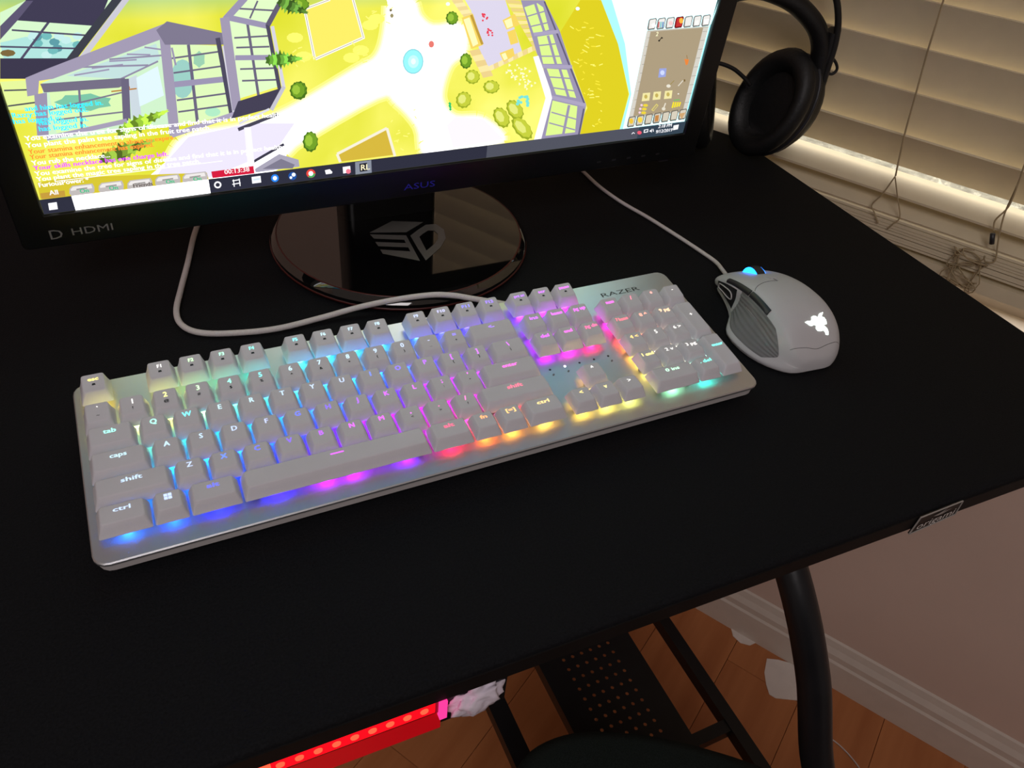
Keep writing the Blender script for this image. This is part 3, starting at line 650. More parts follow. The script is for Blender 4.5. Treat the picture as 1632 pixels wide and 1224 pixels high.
# second bay
P([(1165, 85), (1250, -10), (1450, -10), (1370, 125), (1425, 440), (1230, 500)], (216, 240, 190), ZA)
LN((1265, 100), (1325, 490), 14, (104, 98, 122), ZA)
for a, b in (((1200, 190), (1375, 180)), ((1210, 240), (1380, 235)), ((1230, 350), (1405, 345)), ((1240, 410), (1415, 405)), ((1225, 40), (1410, 50)), ((1320, 0), (1280, 90))): LN(a, b, 9, (104, 98, 122), ZA)
LN((1205, 292), (1400, 290), 26, LAV, ZA); LN((1165, 85), (1375, 130), 30, LAV, ZA); LN((1255, -15), (1155, 95), 36, LAV, ZA); LN((1150, 85), (1215, 560), 48, (156, 148, 172), ZA)
LN((1370, 120), (1432, 450), 20, (76, 72, 92), ZA); LN((1445, -10), (1372, 125), 26, (96, 90, 112), ZA); LN((1395, 130), (1455, 450), 18, (206, 204, 216), ZA)
P([(1220, 515), (1430, 450), (1462, 445), (1390, 550), (1185, 605)], (66, 62, 82), ZA); LN((1455, 440), (1390, 560), 20, (190, 188, 200), ZA)
LN((1220, 660), (1425, 580), 18, (70, 68, 84), ZA); LN((1225, 630), (1380, 555), 12, (214, 214, 224), ZA)
LN((1290, 830), (1455, 735), 14, (60, 58, 74), ZA); P([(1305, 862), (1430, 785), (1530, 815), (1535, 850), (1310, 880)], (164, 160, 178), ZA); P([(1345, 862), (1440, 810), (1510, 840), (1500, 860)], (122, 118, 138), ZA)
# conifers and ferns
spray((1455, 300), 150, 44, -.05, ZA, 9, (70, 110, 40)); spray((730, 620), 230, 44, -.42, ZA, 9, (100, 130, 40)); spray((650, 765), 240, 46, -.35, ZA, 9, (80, 100, 36)); spray((1500, 30), 130, 44, .4, ZA, 8, (60, 90, 36))
bush((1525, 460), 40, 44, ZA, True)
# chat box
P([(190, 930), (340, 905), (1060, 880), (1075, 935), (330, 1025), (205, 1015)], (206, 190, 50), ZA)
LN((165, 695), (1140, 610), 4, (255, 255, 255), ZA); LN((280, 925), (1140, 820), 4, (255, 255, 255), ZA)
P([(1250, 650), (1285, 645), (1305, 850), (1270, 855)], (240, 238, 250), ZA); LN((1270, 660), (1285, 760), 20, (255, 255, 255), ZA); EL((1272, 788), 12, 10, (255, 255, 255), ZA, 8)
for u, v, s_, c in LOGS + CHAT: TX(s_, u, v, 4.7, tuple(min(300, q * 1.1) for q in c), ZA, len(s_) * 2.02)
for k, (x, y) in enumerate(((355, 965), (505, 950), (652, 937), (795, 917), (935, 903))):
    P([(x, y - 2), (x + 14, y - 18), (x + 118, y - 30), (x + 128, y - 12), (x + 128, y + 14), (x + 112, y + 22), (x + 12, y + 34), (x, y + 22)], (186, 180, 178), ZA)
    P([(x + 6, y), (x + 18, y - 13), (x + 112, y - 24), (x + 118, y - 6), (x + 8, y + 8)], (228, 224, 222), ZA)
    LN((x + 36, y + 1), (x + 92, y - 7), 7, (150, 146, 144), ZA); TX('Friends' if k == 2 else 'On', x + (30 if k == 2 else 55), y + 20, 4.4, (90, 80, 76) if k == 2 else (40, 190, 130), ZA)
P([(205, 985), (330, 970), (335, 1000), (212, 1015)], (190, 150, 60), ZA); TX('All', 255, 995, 5, (255, 255, 255), ZA)
P([(1082, 874), (1298, 846), (1304, 884), (1088, 908)], (205, 30, 60), ZA); TX('00:13:38', 1150, 888, 5.2, (255, 240, 240), ZA)
# task bar
def B(a0, a1, b0, b1, colr):
    LAY[0] += 1; PIC.add([sp(a, b, .004 * LAY[0]) for a, b in ((a0, b0), (a1, b0), (a1, b1), (a0, b1))], [(0, 1, 2, 3)], colr)
B(0, SWID, 0, 11.2, (46, 47, 62)); B(330, SWID, 0, 11.2, (78, 80, 92)); B(480, SWID, 0, 11.2, (52, 66, 80)); B(19.5, sxy(*ZA(1075, 962))[0], 0, 11.2, WHT)
P([(246, 1036), (290, 1030), (296, 1066), (252, 1072)], (250, 250, 255), ZA)
EL((1115, 942), 19, 18, (250, 250, 255), ZA); EL((1115, 942), 11, 10, (46, 47, 62), ZA)
for a, b in (((1195, 915), (1200, 952)), ((1225, 910), (1230, 948)), ((1190, 940), (1232, 932)), ((1190, 922), (1228, 915))): LN(a, b, 5, (250, 250, 255), ZA)
P([(1288, 902), (1334, 896), (1338, 930), (1292, 936)], (245, 248, 255), ZA); P([(1296, 912), (1330, 906), (1332, 916), (1298, 922)], (210, 225, 235), ZA)
EL((1408, 908), 20, 20, (40, 130, 235), ZA); EL((1408, 908), 11, 11, (240, 248, 255), ZA); EL((1498, 897), 21, 21, (30, 80, 160), ZA); EL((1504, 890), 10, 10, (240, 248, 255), ZA); EL((1490, 905), 7, 7, (240, 248, 255), ZA)
EL((80, 640), 17, 16, (225, 70, 60), ZB7); P([(80, 640), (97, 640), (92, 652), (80, 656), (70, 653)], (60, 170, 90), ZB7); EL((80, 640), 9, 9, (250, 250, 255), ZB7)
P([(132, 628), (150, 624), (160, 634), (158, 640), (136, 643)], (250, 250, 255), ZB7)
P([(198, 616), (226, 612), (228, 636), (200, 640)], (245, 240, 252), ZB7); EL((219, 632), 9, 9, (235, 120, 140), ZB7); LN((186, 654), (238, 648), 3.5, (150, 200, 240), ZB7)
P([(244, 598), (304, 590), (306, 640), (246, 648)], (132, 138, 152), ZB7); P([(260, 604), (288, 600), (290, 630), (262, 634)], (30, 30, 40), ZB7); TX('RL', 264, 629, 7, (250, 240, 200), ZB7); LN((246, 646), (306, 638), 3.5, (160, 205, 245), ZB7)
LN((25, 1082), (38, 1068), 5, (250, 250, 255), ZE); LN((38, 1068), (50, 1078), 5, (250, 250, 255), ZE); EL((88, 1070), 18, 15, (230, 90, 110), ZE); P([(125, 1046), (160, 1040), (158, 1066), (122, 1072)], (250, 250, 255), ZE); P([(131, 1051), (154, 1047), (152, 1060), (129, 1065)], (52, 66, 80), ZE)
P([(172, 1052), (182, 1048), (190, 1036), (188, 1070), (180, 1062), (170, 1062)], (250, 250, 255), ZE); LN((198, 1040), (202, 1062), 6, (250, 250, 255), ZE)
TX('2:18 PM', 238, 1034, 4.6, (250, 250, 255), ZE); TX('9/12/2019', 217, 1076, 4.6, (250, 250, 255), ZE); P([(365, 1012), (408, 1004), (400, 1042), (360, 1050)], (250, 250, 255), ZE)
# inventory panel
P([(150, 240), (650, 205), (470, 900), (0, 950)], (192, 186, 172), ZE); P([(178, 250), (604, 218), (440, 888), (38, 935)], (166, 150, 122), ZE)
P([(145, 250), (175, 248), (36, 938), (5, 940)], (206, 202, 192), ZE); P([(606, 220), (644, 215), (472, 885), (440, 888)], (206, 202, 192), ZE)
LN((662, 195), (480, 880), 8, (150, 245, 250), ZE); LN((735, 0), (665, 190), 8, (200, 252, 252), ZE)
for k in range(9): LN((152 - k * 15, 300 + 72 * k), (172 - k * 15, 297 + 72 * k), 3, (140, 134, 124), ZE); LN((600 - k * 18, 250 + 72 * k), (636 - k * 18, 246 + 72 * k), 3, (140, 134, 124), ZE)
def pill(x, y, w_, h_, colr, inner):
    P([(x + 6, y), (x + 16, y - 14), (x + w_ - 6, y - 22), (x + w_, y - 8), (x + w_ - 14, y + h_ - 14), (x + w_ - 22, y + h_), (x, y + h_ + 6), (x - 6, y + h_ - 8)], tuple(q * .62 for q in colr), ZE)
    P([(x + 14, y + 4), (x + 20, y - 6), (x + w_ - 12, y - 14), (x + w_ - 8, y - 2), (x + w_ - 20, y + h_ - 12), (x + 6, y + h_ - 6)], inner, ZE)
for k in range(7): pill(155 + 73 * k, 160 - 5 * k, 74, 72, (170, 30, 36) if k == 3 else (186, 182, 176), (190, 50, 50) if k == 3 else (230, 228, 224))
EL((425, 160), 18, 24, (240, 180, 70), ZE, 7); EL((340, 180), 18, 18, (240, 200, 200), ZE, 10)
for k, c in enumerate(((200, 110, 110), (120, 190, 190), (90, 140, 190))): P([(238 + 17 * k, 170), (250 + 17 * k, 168), (246 + 17 * k, 215), (234 + 17 * k, 217)], c, ZE)
P([(180, 190), (205, 175), (225, 205), (190, 215)], (240, 240, 238), ZE); P([(540, 160), (570, 155), (560, 200), (535, 195)], (240, 240, 236), ZE); P([(610, 150), (655, 146), (640, 190), (612, 185)], (248, 248, 246), ZE)
for k in range(7): pill(-10 + 69 * k, 955 - 10 * k, 70, 66, (172, 164, 148), (206, 198, 180))
EL((20, 975), 18, 24, (230, 190, 60), ZE, 7); EL((92, 965), 20, 24, (236, 206, 70), ZE, 9); P([(215, 930), (245, 925), (240, 975), (210, 980)], (190, 130, 70), ZE); P([(405, 915), (460, 905), (430, 960)], (200, 160, 110), ZE)
TX('2', 216, 285, 5, (250, 246, 200), ZE); EL((245, 322), 8, 8, (40, 36, 30), ZE, 6); EL((268, 300), 9, 6, (40, 36, 30), ZE, 6); LN((250, 318), (268, 292), 6, (40, 36, 30), ZE)
P([(450, 470), (488, 475), (478, 515), (462, 522)], (226, 130, 60), ZE); LN((470, 440), (474, 470), 5, (150, 110, 60), ZE)
P([(248, 548), (306, 545), (298, 615), (238, 622)], (150, 160, 215), ZE); EL((272, 582), 18, 20, (200, 210, 245), ZE, 10)
EL((322, 690), 18, 14, (225, 220, 205), ZE, 8); LN((335, 680), (368, 645), 5, (150, 130, 70), ZE); LN((400, 690), (440, 645), 7, (220, 214, 200), ZE); EL((452, 645), 8, 12, (120, 100, 60), ZE, 5); EL((402, 754), 7, 5, (245, 245, 235), ZE, 6)
for x, y in ((108, 748), (196, 738), (288, 730)): P([(x + 6, y), (x + 66, y - 5), (x + 58, y + 60), (x - 4, y + 66)], (232, 222, 160), ZE); EL((x + 30, y + 28), 14, 18, (190, 170, 90), ZE, 7)
for x, y in ((95, 845), (85, 875), (80, 905)):
    EL((x + 8, y), 11, 10, (235, 200, 215), ZE, 6); EL((x + 40, y + 2), 22, 13, (228, 204, 60), ZE, 6)
LN((190, 890), (232, 840), 22, (214, 200, 110), ZE); LN((196, 886), (228, 846), 9, (166, 150, 122), ZE); LN((280, 875), (298, 828), 9, (226, 220, 205), ZE); EL((282, 875), 16, 14, (220, 214, 196), ZE, 8)
for k in range(4): LN((352 + 18 * k, 868 - 4 * k), (364 + 18 * k, 820), 12, (240, 222, 40), ZE)
LN((365, 806), (412, 800), 10, (120, 180, 100), ZE)
# build with a colour attribute that feeds the emission
me = PIC.mesh('screen_picture')
ca = me.color_attributes.new('pixel', 'FLOAT_COLOR', 'CORNER')
for p_ in me.polygons:
    c = PIC.c[p_.index] or (255, 0, 255)
    if isinstance(c, list):
        for li, cc in zip(p_.loop_indices, c): ca.data[li].color = (*lin(cc), 1)
        continue
    if c[2] >= 320: l = (.95, 1.75, 1.85)
    elif c[0] >= 300 and c[1] >= 300: l = (1.9, 1.9, 1.95)
    else: l = [q * 1.0 for q in lin(c)]
    for li in p_.loop_indices: ca.data[li].color = (*l, 1)
pm_ = bpy.data.materials.new('lit_screen'); pm_.use_nodes = True; nt = pm_.node_tree; nt.nodes.clear()
at = nt.nodes.new('ShaderNodeVertexColor'); at.layer_name = 'pixel'; e_ = nt.nodes.new('ShaderNodeEmission'); o_ = nt.nodes.new('ShaderNodeOutputMaterial')
e_.inputs[1].default_value = 1.15
nt.links.new(at.outputs[0], e_.inputs[0]); nt.links.new(e_.outputs[0], o_.inputs[0])
scn = sbox(MB(), 0, SWID, 0, SHEI, -6, -.4).build('screen_panel', M_gloss, mo)
obj('screen_picture', me, pm_, scn)

# ================================================================== keyboard
U = 19.05; KX, KY, KFG = 4.47, 12.79, 6.34
TILT = math.radians(5.5)
kb = thing('keyboard', 'white full-size keyboard with silver top plate and rainbow key lighting', 'keyboard', (0, 0, 15), (TILT, 0, 0))
PWD, PDP = 444.6, 138.4
MB().loft([rrect(0, PWD, 0, PDP, 8, -2.2), rrect(0, PWD, 0, PDP, 8, -.7), rrect(.7, PWD - .7, .7, PDP - .7, 7.4, 0)]).build('top_plate', M_plate, kb, True, world=False, sharp=30)
MB().loft([rrect(7, PWD - 7, 6, PDP - 6, 7, -13), rrect(6, PWD - 6, 5, PDP - 5, 7, -9.4), rrect(1.4, PWD - 1.4, 1.2, PDP - 1.2, 8, -8.6), rrect(1, PWD - 1, 1, PDP - 1, 8, -3), rrect(1.6, PWD - 1.6, 1.6, PDP - 1.6, 8, -2.3)]).build('case', M_case, kb, True, world=False, sharp=35)
KM = world_of(kb)
for x in (40, 222, 400):
    q = KM @ (Vector((x, 16, -13)) * MM) / MM
    MB().box(x - 20, x + 20, 12, 20, -16.2, -12.9).build('rubber_foot', M_dark, kb, world=False)
for x in (50, 395):
    MB().box(x - 14, x + 14, 121, 128, -26.65, -12.9).build('flip_foot', M_case, kb, world=False)
LEDPTS = [(.5, 5, 255, 215, 60), (2.5, 5, 235, 235, 110), (3.5, 5, 150, 230, 140), (5.5, 5, 60, 225, 180), (7, 5, 60, 220, 230), (9, 5, 60, 200, 255), (10, 5, 60, 190, 255), (11.5, 5, 60, 120, 255), (13, 5, 60, 60, 255), (14.5, 5, 90, 50, 255), (15.8, 5, 130, 50, 255), (17.8, 5, 200, 40, 255),
 (.5, 4, 240, 225, 120), (1.5, 4, 230, 240, 140), (2.5, 4, 235, 235, 80), (3.5, 4, 150, 230, 140), (4.5, 4, 80, 225, 170), (5.5, 4, 50, 220, 210), (6.5, 4, 50, 200, 240), (8, 4, 40, 180, 255), (10, 4, 40, 140, 255), (11, 4, 50, 90, 255), (12.5, 4, 80, 60, 255), (14, 4, 110, 50, 255), (15.8, 4, 160, 30, 255), (17.8, 4, 220, 30, 255), (19, 4, 255, 30, 210), (20.2, 4, 255, 60, 90), (21.2, 4, 255, 120, 100), (22.2, 4, 255, 255, 255),
 (.7, 3, 90, 225, 190), (2, 3, 100, 230, 180), (3, 3, 40, 215, 220), (4, 3, 30, 200, 235), (5, 3, 30, 180, 245), (6, 3, 30, 150, 255), (8, 3, 30, 110, 255), (9, 3, 30, 60, 255), (10, 3, 60, 30, 255), (11, 3, 120, 20, 255), (12, 3, 160, 20, 255), (14, 3, 180, 30, 255), (15.8, 3, 190, 20, 255), (16.8, 3, 240, 30, 200), (17.8, 3, 255, 30, 100), (19, 3, 255, 40, 60), (20, 3, 255, 110, 80), (21, 3, 255, 170, 110), (22.2, 2.5, 255, 255, 240),
 (.8, 2, 30, 190, 235), (2.2, 2, 30, 170, 250), (3.2, 2, 30, 150, 255), (4.2, 2, 30, 110, 255), (5.2, 2, 20, 70, 255), (6.2, 2, 20, 40, 255), (7.2, 2, 50, 15, 255), (8.2, 2, 110, 15, 255), (9.2, 2, 150, 15, 255), (10.2, 2, 190, 20, 255), (12, 2, 225, 30, 220), (14, 2, 255, 30, 180), (19, 2, 255, 170, 50), (20, 2, 255, 235, 190), (21, 2, 255, 245, 215),
 (1, 1, 30, 140, 255), (2.7, 1, 25, 110, 255), (3.7, 1, 15, 60, 255), (4.7, 1, 15, 30, 255), (5.7, 1, 50, 10, 255), (6.7, 1, 120, 10, 255), (7.7, 1, 180, 15, 255), (8.7, 1, 200, 15, 255), (10, 1, 225, 25, 225), (11, 1, 255, 30, 150), (14, 1, 255, 30, 70), (16.8, 1, 255, 200, 120), (19, 1, 255, 215, 80), (20, 1, 255, 245, 210), (22.2, .5, 50, 225, 200),
 (.7, 0, 30, 120, 255), (2, 0, 15, 90, 255), (3.2, 0, 15, 25, 255), (5, 0, 30, 10, 255), (7, 0, 190, 10, 255), (8.6, 0, 110, 10, 255), (10.7, 0, 255, 15, 60), (12, 0, 255, 110, 30), (13, 0, 255, 160, 50), (14.2, 0, 255, 195, 70), (15.8, 0, 255, 205, 70), (17, 0, 250, 225, 90), (18, 0, 235, 240, 110), (19.5, 0, 140, 240, 170), (21.2, 0, 50, 225, 190)]
def ledcol(x, r):
    ws = 0; c = [0, 0, 0]
    for px_, pr, *rgb in LEDPTS:
        d2 = (px_ - x) ** 2 + ((pr - r) * 1.3) ** 2; wgt = 1 / (d2 + .03) ** 2.2; ws += wgt
        for i in range(3): c[i] += wgt * lin(rgb)[i]
    c = [q / ws for q in c]
    return tuple(int(255 * (12.92 * q if q < .0031308 else 1.055 * q ** (1 / 2.4) - .055)) // 5 * 5 for q in c)
SLOPE = [-.06, -.01, .05, .10, .15, .17]; TOPZ = [11.6, 11.2, 11.4, 12.0, 12.8, 12.8]
def cap_mesh(wu, hu, row):
    W, H = wu * U - 1.1, hu * U - 1.1; zt, sl = TOPZ[row], SLOPE[row]; fi, bi, sd = 3.6, 1.5, 2.7
    if hu > 1: sl = 0.02
    def ring(f, r, z0, flat, ins=0.0):
        x0, x1 = -W / 2 + sd * f + ins, W / 2 - sd * f - ins; y0, y1 = -H / 2 + fi * f + ins, H / 2 - bi * f - ins
        pts = rrect(x0, x1, y0, y1, r, 0, 3); xm = (x0 + x1) / 2; out = []
        for q in pts:
            zz = z0
            if flat: zz = z0 + sl * q.y - .55 * (1 - min(1, abs(q.x - xm) / (W / 2 - sd)) ** 2) * (1 if wu < 3 else -.6)
            out.append(Vector((q.x, q.y, zz)))
        return out
    m = MB()
    m.loft([ring(0, 1.0, 4.0, False), ring(.5, 1.4, 4 + (zt - 4) * .5, False), ring(.93, 1.7, zt - .55, True), ring(1.0, 1.6, zt - .12, True, .25), ring(1.0, 1.3, zt, True, .9), ring(1.0, .8, zt, True, min(W, H) / 2 - 4.2)], cap=True)
    me_ = m.mesh('keycap', True); me_.set_sharp_from_angle(angle=math.radians(38)); me_.materials.append(M_white); return me_
_cm = {}; _bv = {}
def small_box(name, m, x, y, z0, z1): me_ = MB().box(-x, x, -y, y, z0, z1).mesh(name); me_.materials.append(m); return me_
SW = small_box('switch', M_switch, 5.2, 2.0, 0.0, 4.6)
SPR = small_box('stabiliser', M_dark, 1.6, 1.4, 0.0, 4.4)
_lm = {}
LED_STR = 30.0
for (kx, row, wu, hu, leg_, sub) in KEYS:
    cx = KX + (kx + wu / 2) * U; cy = KY + (row + hu / 2) * U + (KFG if row == 5 else 0); ux = kx + wu / 2; ur = row + (hu - 1) / 2
    k = (wu, hu, row)
    if k not in _cm: _cm[k] = cap_mesh(*k)
    cap = bpy.data.objects.new('keycap', _cm[k]); COL.objects.link(cap); cap.parent = kb; cap.location = (cx * MM, cy * MM, 0)
    col_ = ledcol(ux, ur)
    # legend, lit from below
    zt, sl = TOPZ[row], (SLOPE[row] if hu == 1 else .02)
    m = MB()
    if k not in _bv: _bv[k] = BVHTree.FromPolygons([v.co / MM for v in _cm[k].vertices], [tuple(p.vertices) for p in _cm[k].polygons])
    def tz(x, y, b_=_bv[k]):
        h_ = b_.ray_cast(Vector((x, y, 40)), Vector((0, 0, -1)))[0]; return (h_.z if h_ else 12) + .09
    def put(s, size, x, y, wid=None, align=.5):
        vs, fs, wd = TXT[s]; kk = wid / wd if wid else size
        for dx in (-.13, .13):                 # the strokes are a little bolder than the plain outlines
            pts = []
            for v in vs:
                X, Y = x + (v.x - wd * align) * kk + dx, y + v.y * size
                pts.append((X, Y, tz(X, Y) + (.02 if dx > 0 else 0)))
            m.add(pts, fs)
    if leg_ == 'WIN':
        for a in (0, 1):
            for b in (0, 1):
                x0, y0 = -2.1 + a * 2.2, 1.6 + b * 2.2; m.add([(x, y, tz(x, y)) for x, y in ((x0, y0), (x0 + 1.9, y0), (x0 + 1.9, y0 + 1.9), (x0, y0 + 1.9))], [(0, 1, 2, 3)])
    elif leg_ == '_': m.add([(x, y, tz(x, y)) for x, y in ((-4, 3.4), (4, 3.4), (4, 4.3), (-4, 4.3))], [(0, 1, 2, 3)])
    elif len(leg_) == 1 and row < 5: put(leg_, 4.9, 0, 1.9)
    elif row == 5: put(leg_, 3.5, 0, 2.6, min(8.5, 2.0 * len(leg_)) if len(leg_) > 2 else None)
    else:
        wmax = wu * U - 9; put(leg_, 4.2, 0 if hu == 1 else 0, 2.2 if hu == 1 else 5.0, min(wmax, 2.25 * len(leg_)))
    if sum(col_) > 560: lc = (255, 252, 246)
    elif col_[2] > 225 and col_[1] > 62: lc = tuple(int(c * .25 + 255 * .75) for c in col_)
    else: lc = tuple(int(c * .7 + 255 * .3) for c in col_)
    lg = m.build('legend', emis(lc, 2.3 if sum(lc) < 650 else 1.4, False), cap, world=False)
    if sub or row == 5:
        m = MB()
        if sub: put(sub, 3.0, 0, -2.2)
        else: m.add([(x, y, tz(x, y)) for x, y in ((-1.1, -.9), (1.1, -.9), (.8, .5), (-.8, .5))], [(0, 1, 2, 3)])
        m.build('printed_mark', M_dark, cap, world=False)
    swo = bpy.data.objects.new('switch', SW); COL.objects.link(swo); swo.parent = kb; swo.location = (cx * MM, cy * MM, 0)
    spots = [(0, 0)] if wu < 5 else [(-2.0, 0), (-.45, 0), (.4, 0), (2.2, 0)]
    if hu == 2: spots = [(0, .3)]
    for sx_, sy_ in spots:
        c2 = ledcol(ux + sx_, ur)
        if c2 not in _lm: _lm[c2] = [small_box('led', emis(c2, LED_STR * q_), 2.4, .7, .3, 1.5) for q_ in (1.0, 2.2)]
        # one light to the rear of the switch, an added one in front for the leaking glow
        for yi, yy in enumerate((5.2, -2.9)):
            ld = bpy.data.objects.new('led', _lm[c2][yi]); COL.objects.link(ld); ld.parent = swo; ld.location = (sx_ * U * MM, (yy + sy_ * U) * MM, 0)
    if wu >= 2 and hu == 1:
        for sgn in (-1, 1):
            so = bpy.data.objects.new('stabiliser', SPR); COL.objects.link(so); so.parent = kb
            so.location = ((cx + sgn * (wu * U / 2 - 7)) * MM, (cy - 3.5) * MM, 0)
# plate print: lettering and the five status lights
vs, fs, wd = TXT['RAZER']
MB().add([(KX + 19.55 * U + v.x / wd * 36, KY + 5.70 * U + v.y * 6.5, .06) for v in vs], fs).build('plate_lettering', M_dark, kb, world=False)
for k in range(5):
    x, y = KX + (15.55 + .63 * k) * U, KY + 2.52 * U
    MB().lathe([(.9, 0), (.8, .25)], (x, y, 0), (0, 0, 1), 10).build('status_light', emis((255, 240, 255), 4) if k == 1 else M_dark, kb, world=False)
    MB().lathe([(1.3, 0), (1.2, .1)], (x + .3, y - 5.2, 0), (0, 0, 1), 8, sy=.6).build('status_icon', M_print, kb, world=False)
# braided cable from the back of the keyboard, round in a bend and away under the monitor
ck = [Vector((318, 132, 17)), Vector((312, 144, 17))]
for u, v, z in [(748, 475, 16), (722, 471, 15.5), (690, 470, 15), (640, 476, 13), (575, 489, 8), (510, 507, 4), (440, 524, 3), (370, 531, 3), (318, 530, 3), (290, 518, 3), (281, 496, 3), (288, 462, 3), (299, 420, 3), (308, 380, 3), (316, 354, 3)]: ck.append(desk(u, v, z))
ck.append(desk(320, 330, 3.0)); ck.append(Vector((130, 411, 3.0)))
MB().tube(cr(ck, 7), 2.3, 10).build('cable', M_cable, kb, True)

# ================================================================== mouse
ms = thing('computer_mouse', 'white wired gaming mouse with grey thumb grip and blue glowing wheel', 'mouse', (515, 70, 0), (0, 0, math.radians(-4.8)))
YS = [-59, -57.5, -51, -39, -22, 0, 20, 37, 51, 59, 61]
HT = [8, 14, 23, 34, 40.5, 41.5, 37.5, 31, 23.5, 18, 15]
WR = [10, 18, 27, 33, 35, 34, 33, 32, 31, 28.5, 26]
WB = [11, 20, 29, 38, 43.5, 43, 28, 21, 17.5, 16, 14]
WW = [9, 17, 25, 29.5, 29, 27, 25, 23.5, 22, 20, 17]
WT = [8, 15, 22, 26.5, 27.5, 27, 26, 24.5, 23, 21, 18]
def ring_at(i):
    h, wr, wbs, ww, wt, y = HT[i], WR[i], WB[i], WW[i], WT[i], YS[i]
    return [Vector(q) for q in ((-wbs, y, 2.5), (-wbs, y, 5), (-(wbs * .45 + ww * .55), y, 5 + h * .16), (-ww, y, h * .5), (-wt, y, h * .76), (-wt * .84, y, h * .92), (-wt * .45, y, h), (0, y, h * 1.01), (wr * .42, y, h * .98), (wr * .76, y, h * .88), (wr * .96, y, h * .6), (wr, y, h * .3), (wr * .96, y, 2.5))]
RG = [ring_at(i) for i in range(len(YS))]
def csp(a, b, c, d, t_): return 0.5 * ((2 * b) + (c - a) * t_ + (2 * a - 5 * b + 4 * c - d) * t_ * t_ + (3 * b - a - 3 * c + d) * t_ ** 3)
def ci(L, x):
    i = min(max(int(x), 0), len(L) - 2); return csp(L[max(i - 1, 0)], L[i], L[i + 1], L[min(i + 2, len(L) - 1)], x - i)
def v_of_y(y):
    lo, hi = 0.0, len(YS) - 1.0
    for _ in range(40):
        md = (lo + hi) / 2
        if ci([Vector((q, 0, 0)) for q in YS], md).x < y: lo = md
        else: hi = md
    return lo
def MS(u, y=None, v=None):
    if v is None: v = v_of_y(y)
    return ci([ci(r, u) for r in RG], v)
def MN(u, y):
    e = .05; a = MS(min(u + e, 12), y) - MS(max(u - e, 0), y); b = MS(u, min(y + .5, 60.9)) - MS(u, max(y - .5, -58.9)); n = b.cross(a).normalized()
    return -n if n.dot(MS(u, y) - Vector((0, y, 14))) < 0 else n
rings = [[MS(12 * k / 48, v=j * 10 / 50) for k in range(49)] for j in range(51)]
MB().loft(rings, True, True).build('shell', M_mouse, ms, True, world=False, sharp=50)
MB().loft([[Vector((q.x * f_, q.y * f_, z)) for q in ([MS(.4, v=j * .5) for j in range(21)] + [MS(11.7, v=10 - j * .5) for j in range(21)])] for f_, z in ((.93, 0.1), (.985, 1.2), (1.0, 3.0))]).build('base_plate', M_case, ms, True, world=False, sharp=40)
def patch(us, ys, off, thick=1.2, wob=None):
    nu, nyy = us[2], ys[2]; top = []; bot = []
    for j in range(nyy + 1):
        for i in range(nu + 1):
            u = us[0] + (us[1] - us[0]) * i / nu
            ya, yb_ = ys[0], ys[1]
            if wob: ya, yb_ = wob(i / nu)
            y = ya + (yb_ - ya) * j / nyy; n = MN(u, y); o2 = off(i / nu, j / nyy) if callable(off) else off
            top.append(MS(u, y) + n * o2); bot.append(MS(u, y) - n * thick)
    m = MB(); N = len(top); w1 = nu + 1
    fs = []
    for j in range(nyy):
        for i in range(nu):
            a = j * w1 + i; fs.append((a, a + 1, a + 1 + w1, a + w1)); fs.append((N + a, N + a + w1, N + a + 1 + w1, N + a + 1))
    bd = [(i, i + 1) for i in range(nu)] + [(nyy * w1 + i + 1, nyy * w1 + i) for i in range(nu)] + [((j + 1) * w1, j * w1) for j in range(nyy)] + [(j * w1 + nu, (j + 1) * w1 + nu) for j in range(nyy)]
    fs += [(b, a, N + a, N + b) for a, b in bd]
    return m.add(top + bot, fs)
def gw(t_): return (-43 + 14 * (1 - t_) ** 2 * .3 - 6 * math.sin(t_ * math.pi) + 10 * t_ ** 3, 19 - 3 * t_)
patch((1.35, 4.05, 36), (0, 0, 24), lambda a, b: .35 + .28 * math.sin(a * 2 * math.pi * 7.5 - 1.2 * (b - .5) ** 2 * 6), 1.0, gw).build('thumb_grip', M_rubber, ms, True, world=False, sharp=60)
patch((4.1, 4.75, 6), (-20, 6, 14), lambda a, b: 1.3 * math.sin(math.pi * min(max(a, .08), .92)) ** .5, .8).build('side_button', M_dark, ms, True, world=False, sharp=50)
patch((4.1, 4.75, 6), (7.5, 40, 14), lambda a, b: 1.3 * math.sin(math.pi * min(max(a, .08), .92)) ** .5, .8).build('side_button', M_dark, ms, True, world=False, sharp=50)
patch((1.6, 3.9, 10), (23, 52, 12), .25, .6).build('side_recess', M_dark, ms, True, world=False, sharp=50)
rim = [MS(u, y) + MN(u, y) * .5 for u, y in ((3.6, 49), (3.5, 41), (3.3, 31), (2.6, 28), (2.3, 33), (2.5, 44), (2.9, 50), (3.6, 49))]
MB().tube(cr(rim, 5), .55, 6).build('clutch_rim', M_case, ms, True, world=False)
seam = [MS(u, y) + MN(u, y) * .02 for u, y in ((4.9, 6), (5.3, 9), (5.8, 11), (6.3, 11.5), (6.8, 11), (7.05, 10.5))]
MB().tube(cr(seam, 5), .28, 5).build('button_seam', M_rubber, ms, True, world=False)
MB().tube(cr([MS(7.0, y) + Vector((0, 0, .05)) for y in (10, 14, 18, 22, 26)], 4), .35, 5).build('button_seam', M_rubber, ms, True, world=False)
MB().tube(cr([MS(u, -54 + 3 * abs(u - 7) * .5) + MN(u, -53) * .02 for u in (4.2, 5, 6, 7, 8, 9, 10)], 4), .25, 5).build('shell_seam', M_rubber, ms, True, world=False)
patch((6.75, 7.25, 4), (15, 24, 5), .9, .5).build('dpi_button', M_mouse, ms, True, world=False, sharp=50)
WC = MS(7, 38) + Vector((0, -2, -7.2))
